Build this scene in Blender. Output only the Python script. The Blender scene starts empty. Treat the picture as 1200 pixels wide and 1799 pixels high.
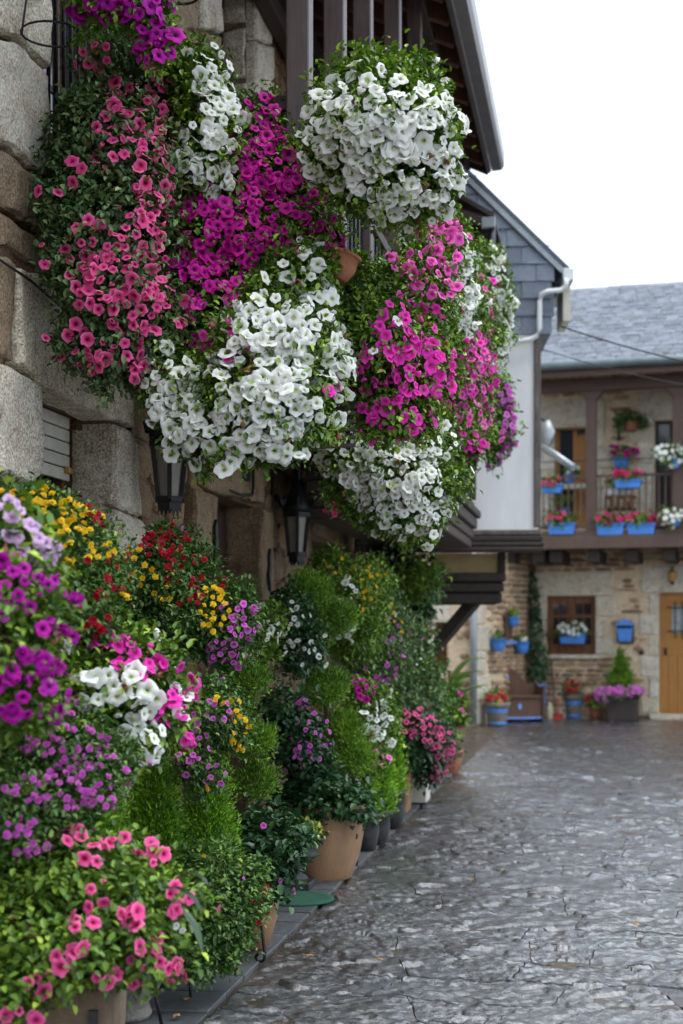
import bpy, math, random
import numpy as np
from mathutils import Vector, Matrix, noise as mnoise

# ------------------------------------------------------------------ camera, sky, sun, exposure
sc = bpy.context.scene
COL = sc.collection
CAM_H, FOC, HOR = 1.5, 2500.0, 1110.0          # camera height (m), focal length and horizon row in photo pixels
cd = bpy.data.cameras.new('camera')
cam = bpy.data.objects.new('camera', cd)
COL.objects.link(cam)
cam.location = (0, 0, CAM_H)
cam.rotation_euler = (math.radians(90), 0, 0)
cd.sensor_fit = 'VERTICAL'
cd.sensor_height = 36.0
cd.sensor_width = 24.0
cd.lens = FOC / 1799.0 * 36.0
cd.shift_y = (HOR - 899.5) / 1799.0
cd.clip_start = 0.05
cd.clip_end = 2000
cd.dof.use_dof = True
cd.dof.focus_distance = 6.4
cd.dof.aperture_fstop = 2.3
sc.camera = cam

SUN_EL, SUN_AZ = math.radians(76), math.radians(125)
world = bpy.data.worlds.new('World')
sc.world = world
world.use_nodes = True
wn, wl = world.node_tree.nodes, world.node_tree.links
wn.clear()
wo = wn.new('ShaderNodeOutputWorld')
bg = wn.new('ShaderNodeBackground')
sky = wn.new('ShaderNodeTexSky')
sky.sky_type = 'NISHITA'
sky.sun_disc = False
sky.sun_elevation = SUN_EL
sky.sun_rotation = SUN_AZ
sky.dust_density = 4.0
mixw = wn.new('ShaderNodeMixRGB')
mixw.inputs[0].default_value = 0.93             # closed overcast: the blue sky is nearly hidden by white cloud
mixw.inputs[2].default_value = (6.0, 6.75, 7.75, 1)
wl.new(sky.outputs[0], mixw.inputs[1])
wl.new(mixw.outputs[0], bg.inputs[0])
bg.inputs[1].default_value = 0.1
wl.new(bg.outputs[0], wo.inputs[0])

sd = bpy.data.lights.new('sun', 'SUN')
sun = bpy.data.objects.new('sun', sd)
COL.objects.link(sun)
sd.energy = 1.5
sd.angle = math.radians(50)
sd.color = (1.0, 0.985, 0.965)
_d = Vector((math.sin(SUN_AZ) * math.cos(SUN_EL), math.cos(SUN_AZ) * math.cos(SUN_EL), math.sin(SUN_EL)))
sun.rotation_euler = _d.to_track_quat('Z', 'Y').to_euler()

sc.view_settings.view_transform = 'Standard'
sc.view_settings.look = 'None'
sc.view_settings.exposure = 1.4
sc.view_settings.gamma = 1.0
sc.view_settings.use_curve_mapping = False
sc.render.engine = 'CYCLES'
sc.cycles.use_denoising = True
sc.cycles.max_bounces = 6
sc.cycles.diffuse_bounces = 4
sc.cycles.glossy_bounces = 3
sc.cycles.transmission_bounces = 3
sc.cycles.transparent_max_bounces = 4
sc.cycles.use_adaptive_sampling = True
sc.cycles.adaptive_threshold = 0.02

# ------------------------------------------------------------------ helpers
R = random.Random(11)
rng = np.random.default_rng(11)

def P(px, py, Y):
    """world point seen at photo pixel (px, py) at the distance Y down the street"""
    return Vector(((px - 600) / FOC * Y, Y, CAM_H - (py - HOR) / FOC * Y))

class Frame:
    """x along a wall (to one's right when facing it), y into the wall, z up"""
    def __init__(s, o, xd):
        s.o = Vector((o[0], o[1], 0)); s.x = Vector((xd[0], xd[1], 0)).normalized()
        s.y = Vector((-s.x.y, s.x.x, 0)); s.z = Vector((0, 0, 1))
    def w(s, x, y, z):
        return s.o + s.x * x + s.y * y + s.z * z
    def loc(s, p):
        d = Vector(p) - s.o
        return d.dot(s.x), d.dot(s.y), d.z
    def hit(s, px, py, y=0.0):
        """local x, z of the point of the plane at depth y that shows at a photo pixel"""
        d = Vector(((px - 600) / FOC, 1.0, -(py - HOR) / FOC)); c = Vector((0, 0, CAM_H))
        t = (s.o + s.y * y - c).dot(s.y) / d.dot(s.y)
        q = s.loc(c + d * t)
        return q[0], q[2]
    def mat(s, x, y, z, sx=1, sy=1, sz=1, rot=0.0):
        m = Matrix.Identity(4)
        cr, sr = math.cos(rot), math.sin(rot)
        ax = s.x * cr + s.z * sr; az = s.z * cr - s.x * sr
        for i in range(3):
            m[i][0] = ax[i] * sx; m[i][1] = s.y[i] * sy; m[i][2] = az[i] * sz
        t = s.w(x, y, z)
        m[0][3], m[1][3], m[2][3] = t
        return m
WORLD = Frame((0, 0), (1, 0))

PINV = {}
def link(name, data, parent=None, M=None):
    """every object's own matrix is its world matrix; a child undoes its parent's"""
    o = bpy.data.objects.new(name, data)
    COL.objects.link(o)
    if M is not None: o.matrix_basis = M
    if parent is not None:
        o.parent = parent
        o.matrix_parent_inverse = PINV[parent.name]
    PINV[o.name] = M.inverted() if M is not None else Matrix.Identity(4)
    return o

def thing(name, label, cat, loc, group=None, kind=None):
    e = link(name, None, None, Matrix.Translation(Vector(loc)))
    e.empty_display_size = 0.1
    tag(e, label, cat, group, kind)
    return e

def tag(o, label=None, cat=None, group=None, kind=None):
    if label: o['label'] = label
    if cat: o['category'] = cat
    if group: o['group'] = group
    if kind: o['kind'] = kind
    return o

class MB:
    """collects shapes (world coordinates) and links them as one mesh"""
    def __init__(s): s.v = []; s.f = []; s.sm = []
    def add(s, vs, fs, smooth=False):
        k = len(s.v); s.v += [tuple(p) for p in vs]
        s.f += [tuple(i + k for i in f) for f in fs]; s.sm += [smooth] * len(fs)
        return s
    def box(s, F, x0, x1, y0, y1, z0, z1, j=0.0):
        vs = []
        for z in (z0, z1):
            for x, y in ((x0, y0), (x1, y0), (x1, y1), (x0, y1)):
                vs.append(F.w(x + R.uniform(-j, j), y + R.uniform(-j, j), z + R.uniform(-j, j)))
        return s.add(vs, [(0, 3, 2, 1), (4, 5, 6, 7), (0, 1, 5, 4), (1, 2, 6, 5), (2, 3, 7, 6), (3, 0, 4, 7)])
    def bar(s, a, b, wx, wz, up=(0, 0, 1)):
        a, b = Vector(a), Vector(b); d = (b - a).normalized()
        u = Vector(up)
        if abs(d.dot(u)) > 0.98: u = Vector((0, 1, 0))
        sx = d.cross(u).normalized(); sz = sx.cross(d).normalized()
        vs = [c + sx * i * wx / 2 + sz * k * wz / 2 for c in (a, b) for i, k in ((-1, -1), (1, -1), (1, 1), (-1, 1))]
        return s.add(vs, [(0, 1, 2, 3), (7, 6, 5, 4), (0, 4, 5, 1), (1, 5, 6, 2), (2, 6, 7, 3), (3, 7, 4, 0)])
    def tube(s, pts, r, n=8, cap=True):
        pts = [Vector(p) for p in pts]; rs = r if isinstance(r, (list, tuple)) else [r] * len(pts)
        vs, fs = [], []; ref = Vector((0.31, 0.2, 0.93))
        for i, p in enumerate(pts):
            d = (pts[min(i + 1, len(pts) - 1)] - pts[max(i - 1, 0)]).normalized()
            a = d.cross(ref)
            if a.length < 0.05: a = d.cross(Vector((1, 0, 0)))
            a.normalize(); b = d.cross(a)
            vs += [p + (a * math.cos(t) + b * math.sin(t)) * rs[i] for t in [2 * math.pi * k / n for k in range(n)]]
        for i in range(len(pts) - 1):
            for k in range(n):
                fs.append((i * n + k, i * n + (k + 1) % n, (i + 1) * n + (k + 1) % n, (i + 1) * n + k))
        s.add(vs, fs, True)
        if cap:
            k = len(s.v) - len(vs)
            s.f.append(tuple(k + i for i in reversed(range(n)))); s.sm.append(False)
            k += (len(pts) - 1) * n
            s.f.append(tuple(k + i for i in range(n))); s.sm.append(False)
        return s
    def lathe(s, c, prof, n=28, wob=0.0, sq=0.0, rot=0.0):
        """prof: (radius, z) from the bottom outside, over the rim, down inside"""
        vs, fs = [], []
        for r, z in prof:
            for k in range(n):
                t = 2 * math.pi * k / n
                q = 1.0
                if sq: q = 1.0 / (abs(math.cos(t)) ** (2 / sq) + abs(math.sin(t)) ** (2 / sq)) ** (sq / 2)
                rr = r * q * (1 + wob * math.sin(3 * t + z * 9))
                vs.append((c[0] + rr * math.cos(t + rot), c[1] + rr * math.sin(t + rot), c[2] + z))
        for i in range(len(prof) - 1):
            for k in range(n):
                fs.append((i * n + k, i * n + (k + 1) % n, (i + 1) * n + (k + 1) % n, (i + 1) * n + k))
        m = len(prof) - 1
        return s.add(vs, fs + [tuple(reversed(range(n))), tuple(m * n + k for k in range(n))], True)
    def prism(s, F, poly, y0, y1):
        """poly of local (x, z), extruded from depth y0 to y1"""
        n = len(poly)
        vs = [F.w(x, y0, z) for x, z in poly] + [F.w(x, y1, z) for x, z in poly]
        fs = [tuple(range(n)), tuple(reversed(range(n, 2 * n)))]
        fs += [(i, n + i, n + (i + 1) % n, (i + 1) % n) for i in range(n)]
        return s.add(vs, fs)
    def mesh(s, name, mat):
        me = bpy.data.meshes.new(name)
        me.from_pydata(s.v, [], s.f)
        me.materials.append(mat)
        me.polygons.foreach_set('use_smooth', s.sm)
        me.update()
        return me
    def build(s, name, mat, parent=None, bevel=0.0):
        o = link(name, s.mesh(name, mat), parent)
        if bevel:
            m = o.modifiers.new('soft_edges', 'BEVEL'); m.width = bevel; m.segments = 2; m.limit_method = 'ANGLE'; m.angle_limit = 0.6
        return o

def box(name, mat, parent, F, x0, x1, y0, y1, z0, z1, bevel=0.0, j=0.0):
    return MB().box(F, x0, x1, y0, y1, z0, z1, j).build(name, mat, parent, bevel)
def inst(name, me, parent, M):
    return link(name, me, parent, M)

# ------------------------------------------------------------------ materials
def S(c):   # sRGB 0-255 to linear
    return tuple((v / 255 / 12.92) if v / 255 <= 0.04045 else ((v / 255 + 0.055) / 1.055) ** 2.4 for v in c) + (1,)
class NT:
    def __init__(s, name):
        s.m = bpy.data.materials.new(name); s.m.use_nodes = True
        s.n, s.l = s.m.node_tree.nodes, s.m.node_tree.links
        s.n.clear(); s.out = s.n.new('ShaderNodeOutputMaterial')
        s.b = s.n.new('ShaderNodeBsdfPrincipled'); s.l.new(s.b.outputs[0], s.out.inputs[0])
        s.pos = None
    def coord(s, scale=(1, 1, 1), rot=0.0):
        g = s.n.new('ShaderNodeNewGeometry'); m = s.n.new('ShaderNodeMapping')
        m.inputs['Scale'].default_value = scale; m.inputs['Rotation'].default_value = (0, 0, rot)
        s.l.new(g.outputs['Position'], m.inputs['Vector'])
        return m.outputs[0]
    def noise(s, vec, scale, detail=4, rough=0.55, dist=0.0):
        t = s.n.new('ShaderNodeTexNoise'); t.inputs['Scale'].default_value = scale
        t.inputs['Detail'].default_value = detail; t.inputs['Roughness'].default_value = rough
        t.inputs['Distortion'].default_value = dist
        s.l.new(vec, t.inputs['Vector'])
        return t.outputs[0]
    def ramp(s, fac, stops, interp='LINEAR'):
        r = s.n.new('ShaderNodeValToRGB'); r.color_ramp.interpolation = interp
        e = r.color_ramp.elements
        while len(e) < len(stops): e.new(0.5)
        for i, (p, c) in enumerate(stops):
            e[i].position = p; e[i].color = c if len(c) == 4 else tuple(c) + (1,)
        s.l.new(fac, r.inputs[0])
        return r.outputs[0]
    def mix(s, f, a, b, mode='MIX'):
        m = s.n.new('ShaderNodeMixRGB'); m.blend_type = mode
        for i, v in enumerate((f, a, b)):
            if isinstance(v, (int, float)): m.inputs[i].default_value = v if i == 0 else (v, v, v, 1)
            elif isinstance(v, tuple): m.inputs[i].default_value = v if len(v) == 4 else v + (1,)
            else: s.l.new(v, m.inputs[i])
        return m.outputs[0]
    def math(s, op, a, b=0.0):
        m = s.n.new('ShaderNodeMath'); m.operation = op
        for i, v in enumerate((a, b)):
            if isinstance(v, (int, float)): m.inputs[i].default_value = v
            else: s.l.new(v, m.inputs[i])
        return m.outputs[0]
    def rand(s):
        return s.n.new('ShaderNodeObjectInfo').outputs['Random']
    def attr(s, name):
        a = s.n.new('ShaderNodeAttribute'); a.attribute_name = name
        return a.outputs['Fac']
    def set(s, k, v):
        if isinstance(v, (int, float, tuple)): s.b.inputs[k].default_value = v
        else: s.l.new(v, s.b.inputs[k])
    def bump(s, h, strength=0.5, dist=0.01):
        b = s.n.new('ShaderNodeBump'); b.inputs['Strength'].default_value = strength; b.inputs['Distance'].default_value = dist
        if s.b.inputs['Normal'].is_linked:
            s.l.new(s.b.inputs['Normal'].links[0].from_socket, b.inputs['Normal'])
        s.l.new(h, b.inputs['Height']); s.l.new(b.outputs[0], s.b.inputs['Normal'])
    def translucent(s, col, f):
        t = s.n.new('ShaderNodeBsdfTranslucent'); m = s.n.new('ShaderNodeMixShader')
        m.inputs[0].default_value = f
        s.l.new(col, t.inputs[0]); s.l.new(s.b.outputs[0], m.inputs[1]); s.l.new(t.outputs[0], m.inputs[2])
        s.l.new(m.outputs[0], s.out.inputs[0])

def stone_mat(name, cols, wear, speck=0.0, bump=0.6, rough=0.8, attr=None, fine=90, wearf=0.65):
    """cols: tones picked per stone; wear: second tone in blotches"""
    n = NT(name); v = n.coord()
    sel = n.attr(attr) if attr else n.rand()
    base = n.ramp(sel, [(i / max(1, len(cols) - 1), c) for i, c in enumerate(cols)])
    bl = n.ramp(n.noise(v, 5, 5, 0.65), [(0.42, (0, 0, 0)), (0.68, (1, 1, 1))])
    c = n.mix(n.math('MULTIPLY', bl, wearf), base, wear)
    f1 = n.noise(v, fine, 3, 0.7)
    c = n.mix(0.55 + speck * 0.4, c, n.ramp(f1, [(0.34, (0.12, 0.115, 0.11)), (0.5, (0.5, 0.5, 0.5)), (0.66, (0.9, 0.89, 0.86))]), 'OVERLAY')
    c = n.mix(n.math('MULTIPLY', n.ramp(n.noise(v, 11, 6, 0.7), [(0.52, (0, 0, 0)), (0.7, (1, 1, 1))]), 0.5), c, (0.035, 0.028, 0.02, 1))
    n.set('Base Color', c); n.set('Roughness', rough)
    n.bump(n.noise(v, 24, 8, 0.7), bump, 0.03)
    n.bump(f1, bump * 0.6, 0.008)
    return n.m
def plain(name, col, rough=0.5, var=0.12, scale=8, bump=0.15, metal=0.0, bscale=60, coat=0.0, stretch=(1, 1, 1)):
    n = NT(name); v = n.coord(stretch)
    a = tuple(c * (1 - var * 1.6) for c in col[:3]); b = tuple(min(1, c * (1 + var)) for c in col[:3])
    c = n.ramp(n.noise(v, scale, 6, 0.65), [(0.3, a), (0.7, b)])
    r = n.math('MULTIPLY', n.rand(), 0.18)
    c = n.mix(r, c, (0.02, 0.02, 0.02, 1))
    n.set('Base Color', c); n.set('Roughness', rough); n.set('Metallic', metal)
    if coat: n.set('Coat Weight', coat); n.set('Coat Roughness', 0.2)
    if bump: n.bump(n.noise(v, bscale, 5, 0.6), bump, 0.01)
    return n.m
def wood(name, a, b, rough=0.5, st=(14, 14, 1.2), bump=0.3, rot=0.0):
    n = NT(name); v = n.coord(st, rot)
    g = n.noise(v, 3.0, 8, 0.65, 0.6)
    c = n.ramp(g, [(0.3, a), (0.62, b)])
    c = n.mix(n.math('MULTIPLY', n.rand(), 0.25), c, a)
    n.set('Base Color', c); n.set('Roughness', n.ramp(g, [(0.2, (rough,) * 3), (0.8, (min(1, rough + .25),) * 3)]))
    n.bump(g, bump, 0.006)
    return n.m
def leaf_mat(name, dark, light, rough=0.4, tr=0.16, hot=None):
    n = NT(name)
    c = n.ramp(n.attr('rnd'), [(0.08, dark), (0.66, light)] + ([(1.0, hot)] if hot else []))  # wide dark-to-bright spread imitates shaded gaps and lit leaves in the colour
    n.set('Base Color', c); n.set('Roughness', rough); n.set('Specular IOR Level', 0.35)
    n.translucent(n.mix(1.0, c, (0.9, 1.0, 0.35, 1), 'MULTIPLY'), tr)
    return n.m
def petal_mat(name, stops, var=0.25, alt=None, tr=0.3):
    n = NT(name)
    c = n.ramp(n.attr('rad'), stops)
    c = n.mix(n.math('MULTIPLY', n.rand(), var), c, alt if alt else (0.02, 0.0, 0.01, 1))
    n.set('Base Color', c); n.set('Roughness', 0.55); n.set('Specular IOR Level', 0.2)
    n.translucent(c, tr)
    return n.m
def glass_mat(name, col, rough=0.08):
    n = NT(name); n.set('Base Color', col); n.set('Roughness', rough); n.set('Specular IOR Level', 0.6)
    n.bump(n.noise(n.coord(), 6, 2), 0.05, 0.02)
    return n.m

M = {}
M['granite'] = stone_mat('granite', [S((204, 196, 180)), S((220, 213, 198)), S((210, 199, 178))], S((170, 150, 124)), 1.0, 0.6, 0.85, fine=85)
M['granite_shade'] = stone_mat('shaded_granite', [S((140, 118, 90)), S((156, 134, 104)), S((128, 106, 80))], S((104, 80, 56)), 0.8, 0.7, 0.85, fine=120)  # granite under the gallery: the shade there is put into its browner colour
M['granite_far'] = stone_mat('pale_granite', [S((188, 180, 164)), S((205, 197, 182)), S((196, 184, 162))], S((172, 156, 130)), 0.5, 0.3, 0.85)
M['rubble'] = stone_mat('rubble_stone', [S((92, 68, 48)), S((140, 106, 74)), S((118, 96, 74)), S((160, 124, 88)), S((104, 74, 50))], S((150, 128, 100)), 0.6, 0.8)
M['rubble_far'] = stone_mat('schist_stone', [S((112, 84, 62)), S((168, 136, 104)), S((130, 100, 76)), S((186, 158, 126)), S((98, 82, 70)), S((150, 116, 88))], S((170, 142, 112)), 0.3, 0.5, attr='rnd', wearf=0.25)
M['mortar'] = stone_mat('mortar', [S((120, 98, 74)), S((136, 112, 84))], S((100, 80, 58)), 0.5, 0.8)
M['mortar_far'] = stone_mat('pale_mortar', [S((208, 186, 156)), S((214, 193, 163))], S((186, 160, 130)), 0.3, 0.5)
M['render'] = stone_mat('ochre_render', [S((150, 120, 84)), S((150, 120, 84))], S((112, 84, 56)), 0.3, 0.9)
M['white_wall'] = plain('white_wall_paint', (0.77, 0.77, 0.765), 0.75, 0.06, 2.2, 0.2, stretch=(3, 3, .6))
M['beam'] = wood('dark_oak', (0.022, 0.013, 0.010, 1), (0.06, 0.036, 0.028, 1), 0.55)
M['post'] = wood('stained_post_wood', (0.040, 0.024, 0.022, 1), (0.085, 0.054, 0.048, 1), 0.35, bump=0.15)
M['beam_far'] = wood('brown_painted_wood', (0.058, 0.033, 0.024, 1), (0.11, 0.064, 0.047, 1), 0.5)
M['old_beam'] = wood('weathered_beam', (0.012, 0.009, 0.007, 1), (0.05, 0.036, 0.028, 1), 0.7, (8, 8, 2), 0.6)
M['grey_beam'] = wood('weathered_grey_timber', (0.035, 0.026, 0.022, 1), (0.17, 0.145, 0.13, 1), 0.7, (10, 10, 1.5), 0.5)
M['rafter'] = wood('red_brown_rafter', (0.0700, 0.0325, 0.0216, 1), (0.1820, 0.0806, 0.0504, 1), 0.7)
M['doorwood'] = wood('honey_door_wood', (0.30, 0.125, 0.022, 1), (0.46, 0.21, 0.045, 1), 0.45, (22, 22, 1.5))
M['winwood'] = wood('brown_window_wood', (0.12, 0.045, 0.014, 1), (0.24, 0.095, 0.03, 1), 0.4)
M['darkdoor'] = wood('dark_door_wood', (0.022, 0.011, 0.007, 1), (0.05, 0.026, 0.016, 1), 0.5)
M['bench'] = wood('dark_bench_wood', (0.060, 0.030, 0.018, 1), (0.12, 0.064, 0.040, 1), 0.75)
M['iron'] = plain('black_iron', (0.012, 0.012, 0.013), 0.45, 0.3, 30, 0.3, 0.3)
M['iron_soft'] = plain('grey_iron', (0.05, 0.052, 0.055), 0.5, 0.3, 30, 0.2, 0.4)
M['slate'] = None
M['zinc'] = plain('zinc_pipe', (0.33, 0.36, 0.38), 0.4, 0.15, 6, 0.1, 0.4)
M['gutter_far'] = plain('green_grey_gutter', (0.13, 0.17, 0.17), 0.4, 0.15, 6, 0.1, 0.3)
M['fascia'] = wood('grey_brown_fascia', (0.05, 0.042, 0.038, 1), (0.12, 0.102, 0.095, 1), 0.3, (3, 3, 9), 0.1)
M['white_pvc'] = plain('white_pipe', (0.72, 0.74, 0.74), 0.35, 0.05, 5, 0.03)
M['shutter'] = plain('shutter_slat_paint', (0.66, 0.64, 0.56), 0.5, 0.1, 10, 0.1)
M['frost'] = plain('frosted_pane', (0.30, 0.27, 0.235), 0.35, 0.12, 14, 0.1)
M['glass'] = glass_mat('dark_glass', (0.015, 0.017, 0.02, 1))
M['curtain'] = plain('pale_curtain_glass', (0.42, 0.46, 0.46), 0.3, 0.2, 12, 0.05)
M['blue'] = plain('blue_paint', (0.06, 0.25, 0.72), 0.4, 0.12, 10, 0.1)
M['blue_light'] = plain('pale_blue_paint', (0.13, 0.28, 0.72), 0.45, 0.1, 10, 0.1)
M['terra'] = plain('terracotta', (0.36, 0.135, 0.065), 0.7, 0.2, 12, 0.25)
M['tan_pot'] = plain('tan_ceramic', (0.36, 0.20, 0.10), 0.5, 0.22, 9, 0.35, bscale=120, stretch=(1, 1, .35))
M['grey_pot'] = plain('weathered_concrete', (0.22, 0.20, 0.175), 0.85, 0.3, 12, 0.4)
M['sand_box'] = plain('sandstone_planter', (0.20, 0.14, 0.085), 0.85, 0.25, 9, 0.5)
M['cream_box'] = plain('cream_planter', (0.62, 0.58, 0.48), 0.7, 0.12, 9, 0.2)
M['black_pot'] = plain('black_plastic', (0.018, 0.018, 0.02), 0.4, 0.2, 12, 0.1)
M['dark_planter'] = plain('dark_brown_planter', (0.05, 0.034, 0.03), 0.6, 0.2, 12, 0.3)
M['ochre'] = plain('ochre_panel', (0.47, 0.33, 0.14), 0.7, 0.12, 5, 0.1)
M['soil'] = plain('soil', (0.03, 0.022, 0.015), 0.95, 0.4, 30, 0.6)
M['mat_green'] = plain('green_mat', (0.012, 0.09, 0.05), 0.9, 0.2, 60, 0.5, bscale=300)
M['red_plastic'] = plain('red_plastic', (0.5, 0.02, 0.03), 0.4)
M['cream_plastic'] = plain('cream_plastic', (0.62, 0.55, 0.35), 0.4)
M['white_plastic'] = plain('white_plastic', (0.75, 0.75, 0.75), 0.4)
M['brass'] = plain('brass', (0.5, 0.3, 0.09), 0.4, metal=0.5)
M['cable'] = plain('black_cable', (0.012, 0.012, 0.014), 0.6)
M['stem'] = plain('brown_stem', (0.10, 0.06, 0.03), 0.8)
M['dry'] = plain('dry_leaf', (0.40, 0.20, 0.06), 0.8, 0.3)

def slate_mat(name, lo, hi, rough):
    n = NT(name); v = n.coord((1, 1, 1))
    c = n.ramp(n.rand(), [(0.0, lo), (1.0, hi)])
    f = n.noise(v, 18, 8, 0.65)
    c = n.mix(0.5, c, n.ramp(f, [(0.3, (0.3, 0.3, 0.3)), (0.7, (0.75, 0.75, 0.76))]), 'OVERLAY')
    n.set('Base Color', c)
    n.set('Roughness', n.ramp(n.noise(v, 6, 4), [(0.35, (rough,) * 3), (0.7, (rough + 0.25,) * 3)]))
    n.bump(f, 0.35, 0.01)
    return n.m
M['slate'] = slate_mat('wall_slate', (0.085, 0.105, 0.14, 1), (0.15, 0.178, 0.22, 1), 0.42)
M['roof_slate'] = slate_mat('wet_roof_slate', (0.026, 0.032, 0.043, 1), (0.088, 0.102, 0.128, 1), 0.20)
M['pave'] = slate_mat('pavement_slate', (0.055, 0.062, 0.068, 1), (0.105, 0.112, 0.115, 1), 0.42)

def street_mat(name):
    n = NT(name); v = n.coord()
    big = n.noise(v, 1.3, 5, 0.6)
    vs = n.coord((4.0, 6.0, 4.0), 0.18)
    rip = n.noise(vs, 3.0, 10, 0.72, 0.4)
    fine = n.noise(v, 55, 8, 0.75)
    crack = n.n.new('ShaderNodeTexVoronoi'); crack.feature = 'DISTANCE_TO_EDGE'; crack.inputs['Scale'].default_value = 5.5
    wv = n.mix(0.22, v, n.n.new('ShaderNodeTexNoise').outputs[1]); 
    wnz = wv.node.inputs[2].links[0].from_node; wnz.inputs['Scale'].default_value = 7; n.l.new(v, wnz.inputs['Vector'])
    n.l.new(wv, crack.inputs['Vector'])
    cr = n.ramp(crack.outputs['Distance'], [(0.0, (0, 0, 0)), (0.05, (1, 1, 1))])
    c = n.ramp(big, [(0.3, (0.034, 0.031, 0.028)), (0.55, (0.058, 0.061, 0.067)), (0.75, (0.056, 0.064, 0.080))])
    c = n.mix(0.6, c, n.ramp(rip, [(0.35, (0.16, 0.15, 0.14)), (0.65, (0.76, 0.75, 0.74))]), 'OVERLAY')
    c = n.mix(n.math('MULTIPLY', n.rand(), 0.35), c, (0.026, 0.024, 0.023, 1))
    n.set('Base Color', c)
    wet = n.noise(v, 2.2, 6, 0.65)
    n.set('Roughness', n.ramp(wet, [(0.33, (0.16,) * 3), (0.5, (0.26,) * 3), (0.72, (0.42,) * 3)]))
    n.set('Specular IOR Level', 0.8); n.set('Coat Weight', 1.0); n.set('Coat Roughness', 0.06); n.set('Coat IOR', 2.0)
    n.bump(rip, 0.5, 0.03)
    n.bump(fine, 0.3, 0.006)
    co = n.b.inputs['Coat Normal']; n.l.new(n.b.inputs['Normal'].links[0].from_socket, co)
    return n.m
M['street'] = street_mat('wet_flagstone')
n_ = NT('joint_mud'); v_ = n_.coord()
n_.set('Base Color', n_.ramp(n_.noise(v_, 3, 6, 0.7), [(0.35, (0.035, 0.026, 0.017)), (0.6, (0.07, 0.052, 0.034)), (0.75, (0.03, 0.045, 0.012))]))
n_.set('Roughness', n_.ramp(n_.noise(v_, 5, 4), [(0.4, (0.12,) * 3), (0.65, (0.75,) * 3)])); n_.bump(n_.noise(v_, 50, 6), 0.4, 0.01)
M['joint'] = n_.m

# leaves and petals
M['lf_pet'] = leaf_mat('petunia_leaf', (0.0354, 0.0864, 0.0146, 1), (0.1530, 0.2754, 0.0317, 1), hot=(0.4187, 0.5656, 0.0671, 1))
M['lf_dusty'] = leaf_mat('dusty_petunia_leaf', (0.0319, 0.0708, 0.0308, 1), (0.1356, 0.2233, 0.0770, 1), hot=(0.3030, 0.4004, 0.1540, 1))
M['lf_fine'] = leaf_mat('fine_leaf', (0.0240, 0.0633, 0.0175, 1), (0.0990, 0.1984, 0.0400, 1), hot=(0.2550, 0.3881, 0.0750, 1))
M['lf_dark'] = leaf_mat('dark_leaf', (0.0120, 0.0391, 0.0165, 1), (0.0432, 0.1092, 0.0418, 1), 0.28, hot=(0.1020, 0.2070, 0.0660, 1))
M['lf_con'] = leaf_mat('golden_cypress_leaf', (0.0370, 0.1092, 0.0084, 1), (0.1932, 0.4200, 0.0224, 1), 0.6, 0.16, hot=(0.4536, 0.7056, 0.0490, 1))
M['lf_con2'] = leaf_mat('green_cypress_leaf', (0.0270, 0.0791, 0.0075, 1), (0.1424, 0.2946, 0.0200, 1), 0.6, 0.16, hot=(0.3450, 0.5319, 0.0400, 1))
M['lf_lime'] = leaf_mat('lime_leaf', (0.230, 0.334, 0.045, 1), (0.575, 0.632, 0.133, 1))
M['lf_strap'] = leaf_mat('strap_leaf', (0.023, 0.049, 0.024, 1), (0.054, 0.096, 0.047, 1), 0.3)
M['lf_big'] = leaf_mat('broad_leaf', (0.087, 0.176, 0.037, 1), (0.230, 0.351, 0.089, 1), 0.35)
W3 = (0.86, 0.87, 0.82, 1)
M['p_white'] = petal_mat('white_petal', [(0.0, (0.25, 0.34, 0.08)), (0.18, (0.55, 0.62, 0.30)), (0.36, W3), (1.0, (0.92, 0.92, 0.90))], 0.10, (0.62, 0.63, 0.52, 1))
M['p_coral'] = petal_mat('coral_petal', [(0.0, (0.06, 0.002, 0.02)), (0.20, (0.24, 0.004, 0.05)), (0.40, (0.76, 0.035, 0.21)), (1.0, (0.92, 0.26, 0.47))], 0.6, (0.78, 0.06, 0.28, 1))
M['p_purple'] = petal_mat('purple_petal', [(0.0, (0.05, 0.001, 0.05)), (0.25, (0.18, 0.002, 0.13)), (0.5, (0.50, 0.004, 0.34)), (1.0, (0.58, 0.012, 0.42))], 0.7, (0.28, 0.004, 0.26, 1))
M['p_magenta'] = petal_mat('magenta_petal', [(0.0, (0.06, 0.001, 0.03)), (0.22, (0.22, 0.002, 0.12)), (0.5, (0.60, 0.004, 0.30)), (1.0, (0.70, 0.012, 0.38))], 0.6, (0.36, 0.003, 0.20, 1))
M['p_hot'] = petal_mat('hot_pink_petal', [(0.0, (0.7, 0.52, 0.4)), (0.14, (0.45, 0.01, 0.22)), (0.36, (0.88, 0.02, 0.42)), (1.0, (0.95, 0.10, 0.60))], 0.45, (0.78, 0.02, 0.42, 1))
M['p_rose'] = petal_mat('rose_pink_petal', [(0.0, (0.5, 0.3, 0.2)), (0.2, (0.5, 0.03, 0.26)), (0.5, (0.86, 0.10, 0.50)), (1.0, (0.92, 0.26, 0.62))], 0.45, (0.75, 0.04, 0.42, 1))
M['p_lilac'] = petal_mat('lilac_petal', [(0.0, (0.4, 0.2, 0.4)), (0.3, (0.60, 0.38, 0.62)), (1.0, (0.72, 0.52, 0.74))], 0.3, (0.55, 0.32, 0.6, 1))
M['p_mauve'] = petal_mat('mauve_petal', [(0.0, (0.3, 0.05, 0.2)), (0.35, (0.52, 0.06, 0.42)), (1.0, (0.74, 0.21, 0.64))], 0.5, (0.6, 0.10, 0.56, 1))
M['p_yellow'] = petal_mat('yellow_petal', [(0.0, (0.55, 0.26, 0.0)), (0.5, (0.80, 0.50, 0.01)), (1.0, (0.86, 0.66, 0.03))], 0.3, (0.80, 0.42, 0.01, 1))
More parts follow.
